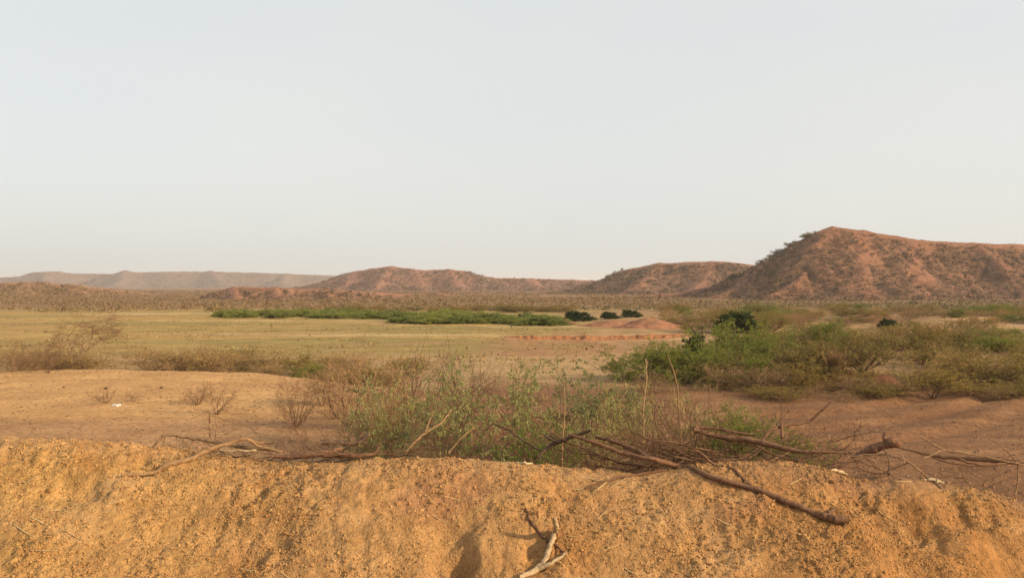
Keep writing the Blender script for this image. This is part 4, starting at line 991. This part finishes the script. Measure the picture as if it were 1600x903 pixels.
def field_tufts():
    rng = np.random.default_rng(17); n = 14000
    y = np.exp(rng.uniform(math.log(36), math.log(118), n)); x = (rng.uniform(-80, 960, n) - 800) / F * y
    w = fbm(x * .09, y * .2, 4, 18) + rng.normal(0, .12, n); k = (w > 0.1) & (y > edge_y(x) + 1.5); x, y = x[k], y[k]; m = len(x)
    cols = palette(rng, m, [(0.26, 0.19, 0.08), (0.21, 0.17, 0.065), (0.30, 0.20, 0.095)], (3, 3, 2))
    scrub_mass('field_tufts', np.stack([x, y, ground_z(x, y) - .02], 1), rng.uniform(.06, .2, m), cols, 5, 19, 'low dry grass tufts dotted over the yellow field', 0.6, 0.5)
field_tufts()
def twig_litter():
    rng = np.random.default_rng(20); n = 3200
    y = np.exp(rng.uniform(math.log(11), math.log(30), n)); x = rng.uniform(-1, 1, n) * y * 0.68
    k = fbm(x * .5, y * .7, 3, 22) + rng.normal(0, .15, n) > 0.02; x, y = x[k], y[k]; n = len(x); z = ground_z(x, y) + 0.008
    a = rng.normal(0, .7, n); L = rng.uniform(.04, .22, n); d = np.stack([np.cos(a) * L, np.sin(a) * L, rng.uniform(0, .03, n)], 1); b = np.stack([x, y, z], 1)
    up = np.array((0, 0, 1.0)) * 0.012; V = np.stack([b, b + d, b + d * .5 + up], 1).reshape(-1, 3)
    c = np.array([(0.12, 0.07, 0.045), (0.20, 0.12, 0.07), (0.33, 0.22, 0.12)])[rng.integers(0, 3, n)]
    obj('twig_litter', mesh_np('twig_litter', V, np.arange(len(V)).reshape(-1, 3), M_SCRUB, False, np.repeat(c, 3, 0)), label='twigs and dead leaf litter on the ground behind the bank', cat='litter', kind='stuff')
twig_litter()

# white plastic litter on the sand at left
def litter():
    x0, y0 = ground_hit(181, 634); n = 12; t = np.linspace(-1, 1, n); X, Y = np.meshgrid(t * .12, t * .09); x = X.ravel(); y = Y.ravel()
    z = 0.05 + 0.05 * fbm(x * 14, y * 14, 3, 5) - 0.10 * (x / .12) ** 4 * .5 - .05 * (y / .09) ** 4
    m, nn, b = mat('white_plastic'); b.inputs['Base Color'].default_value = (0.72, 0.70, 0.66, 1); b.inputs['Roughness'].default_value = 0.5
    f = noise(nn, N(nn, 'ShaderNodeTexCoord').outputs['Object'], 30); nn.links.new(ramp(nn, f, [(0.3, (0.36, 0.31, 0.25)), (0.65, (0.6, 0.57, 0.53))]), b.inputs['Base Color'])
    x = x + 0.03 * perlin(x * 20, y * 20, 9)
    obj('plastic_litter', mesh_np('plastic_litter', np.stack([x, y, z], 1), grid_faces(n, n), m, True), None, (x0, y0, gz(x0, y0)), 'crumpled white plastic litter on the sand at left', 'litter')
litter()
st = [rock_mesh('stone', 90 + k, None, 1) for k in range(3)]
sm = soil_material('stone_soil', 30.0, 5.0, 0.01)
for i, (px, py, s, lab) in enumerate([(165, 608, .06, 'dark round clod above the small bare shrub on the sand'), (252, 607, .06, 'dark clod on the sand right of the small bare shrub'), (99, 606, .05, 'small dark clod on the sand left of the bare shrub')]):
    x0, y0 = ground_hit(px, py); v, f = st[i]; o = obj('stone', mesh_np('stone', v, f, sm, False, np.tile(np.array((0.10, 0.06, 0.04)), (len(v), 1))), None, (x0, y0, gz(x0, y0) + s * .4), lab, 'stone'); o.scale = (s, s, s)

# ------------------------------------------------------------------ haze
def haze():
    x0, x1, y0, y1, z0, z1 = -5600, 5600, -3400, 7400, -14, 60
    v = np.array([(x, y, z) for z in (z0, z1) for y in (y0, y1) for x in (x0, x1)], float)
    f = np.array([(0, 2, 3, 1), (4, 5, 7, 6), (0, 1, 5, 4), (2, 6, 7, 3), (0, 4, 6, 2), (1, 3, 7, 5)])
    m = bpy.data.materials.new('haze'); m.use_nodes = True; n = m.node_tree; n.nodes.clear()
    o = N(n, 'ShaderNodeOutputMaterial'); p = N(n, 'ShaderNodeVolumePrincipled')
    p.inputs['Color'].default_value = (0.86, 0.88, 0.92, 1); p.inputs['Density'].default_value = 0.00023; p.inputs['Anisotropy'].default_value = 0.2
    n.links.new(p.outputs[0], o.inputs['Volume'])
    obj('haze', mesh_np('haze', v, f, m), label='thin pale dust haze in the air', cat='haze', kind='stuff')
haze()
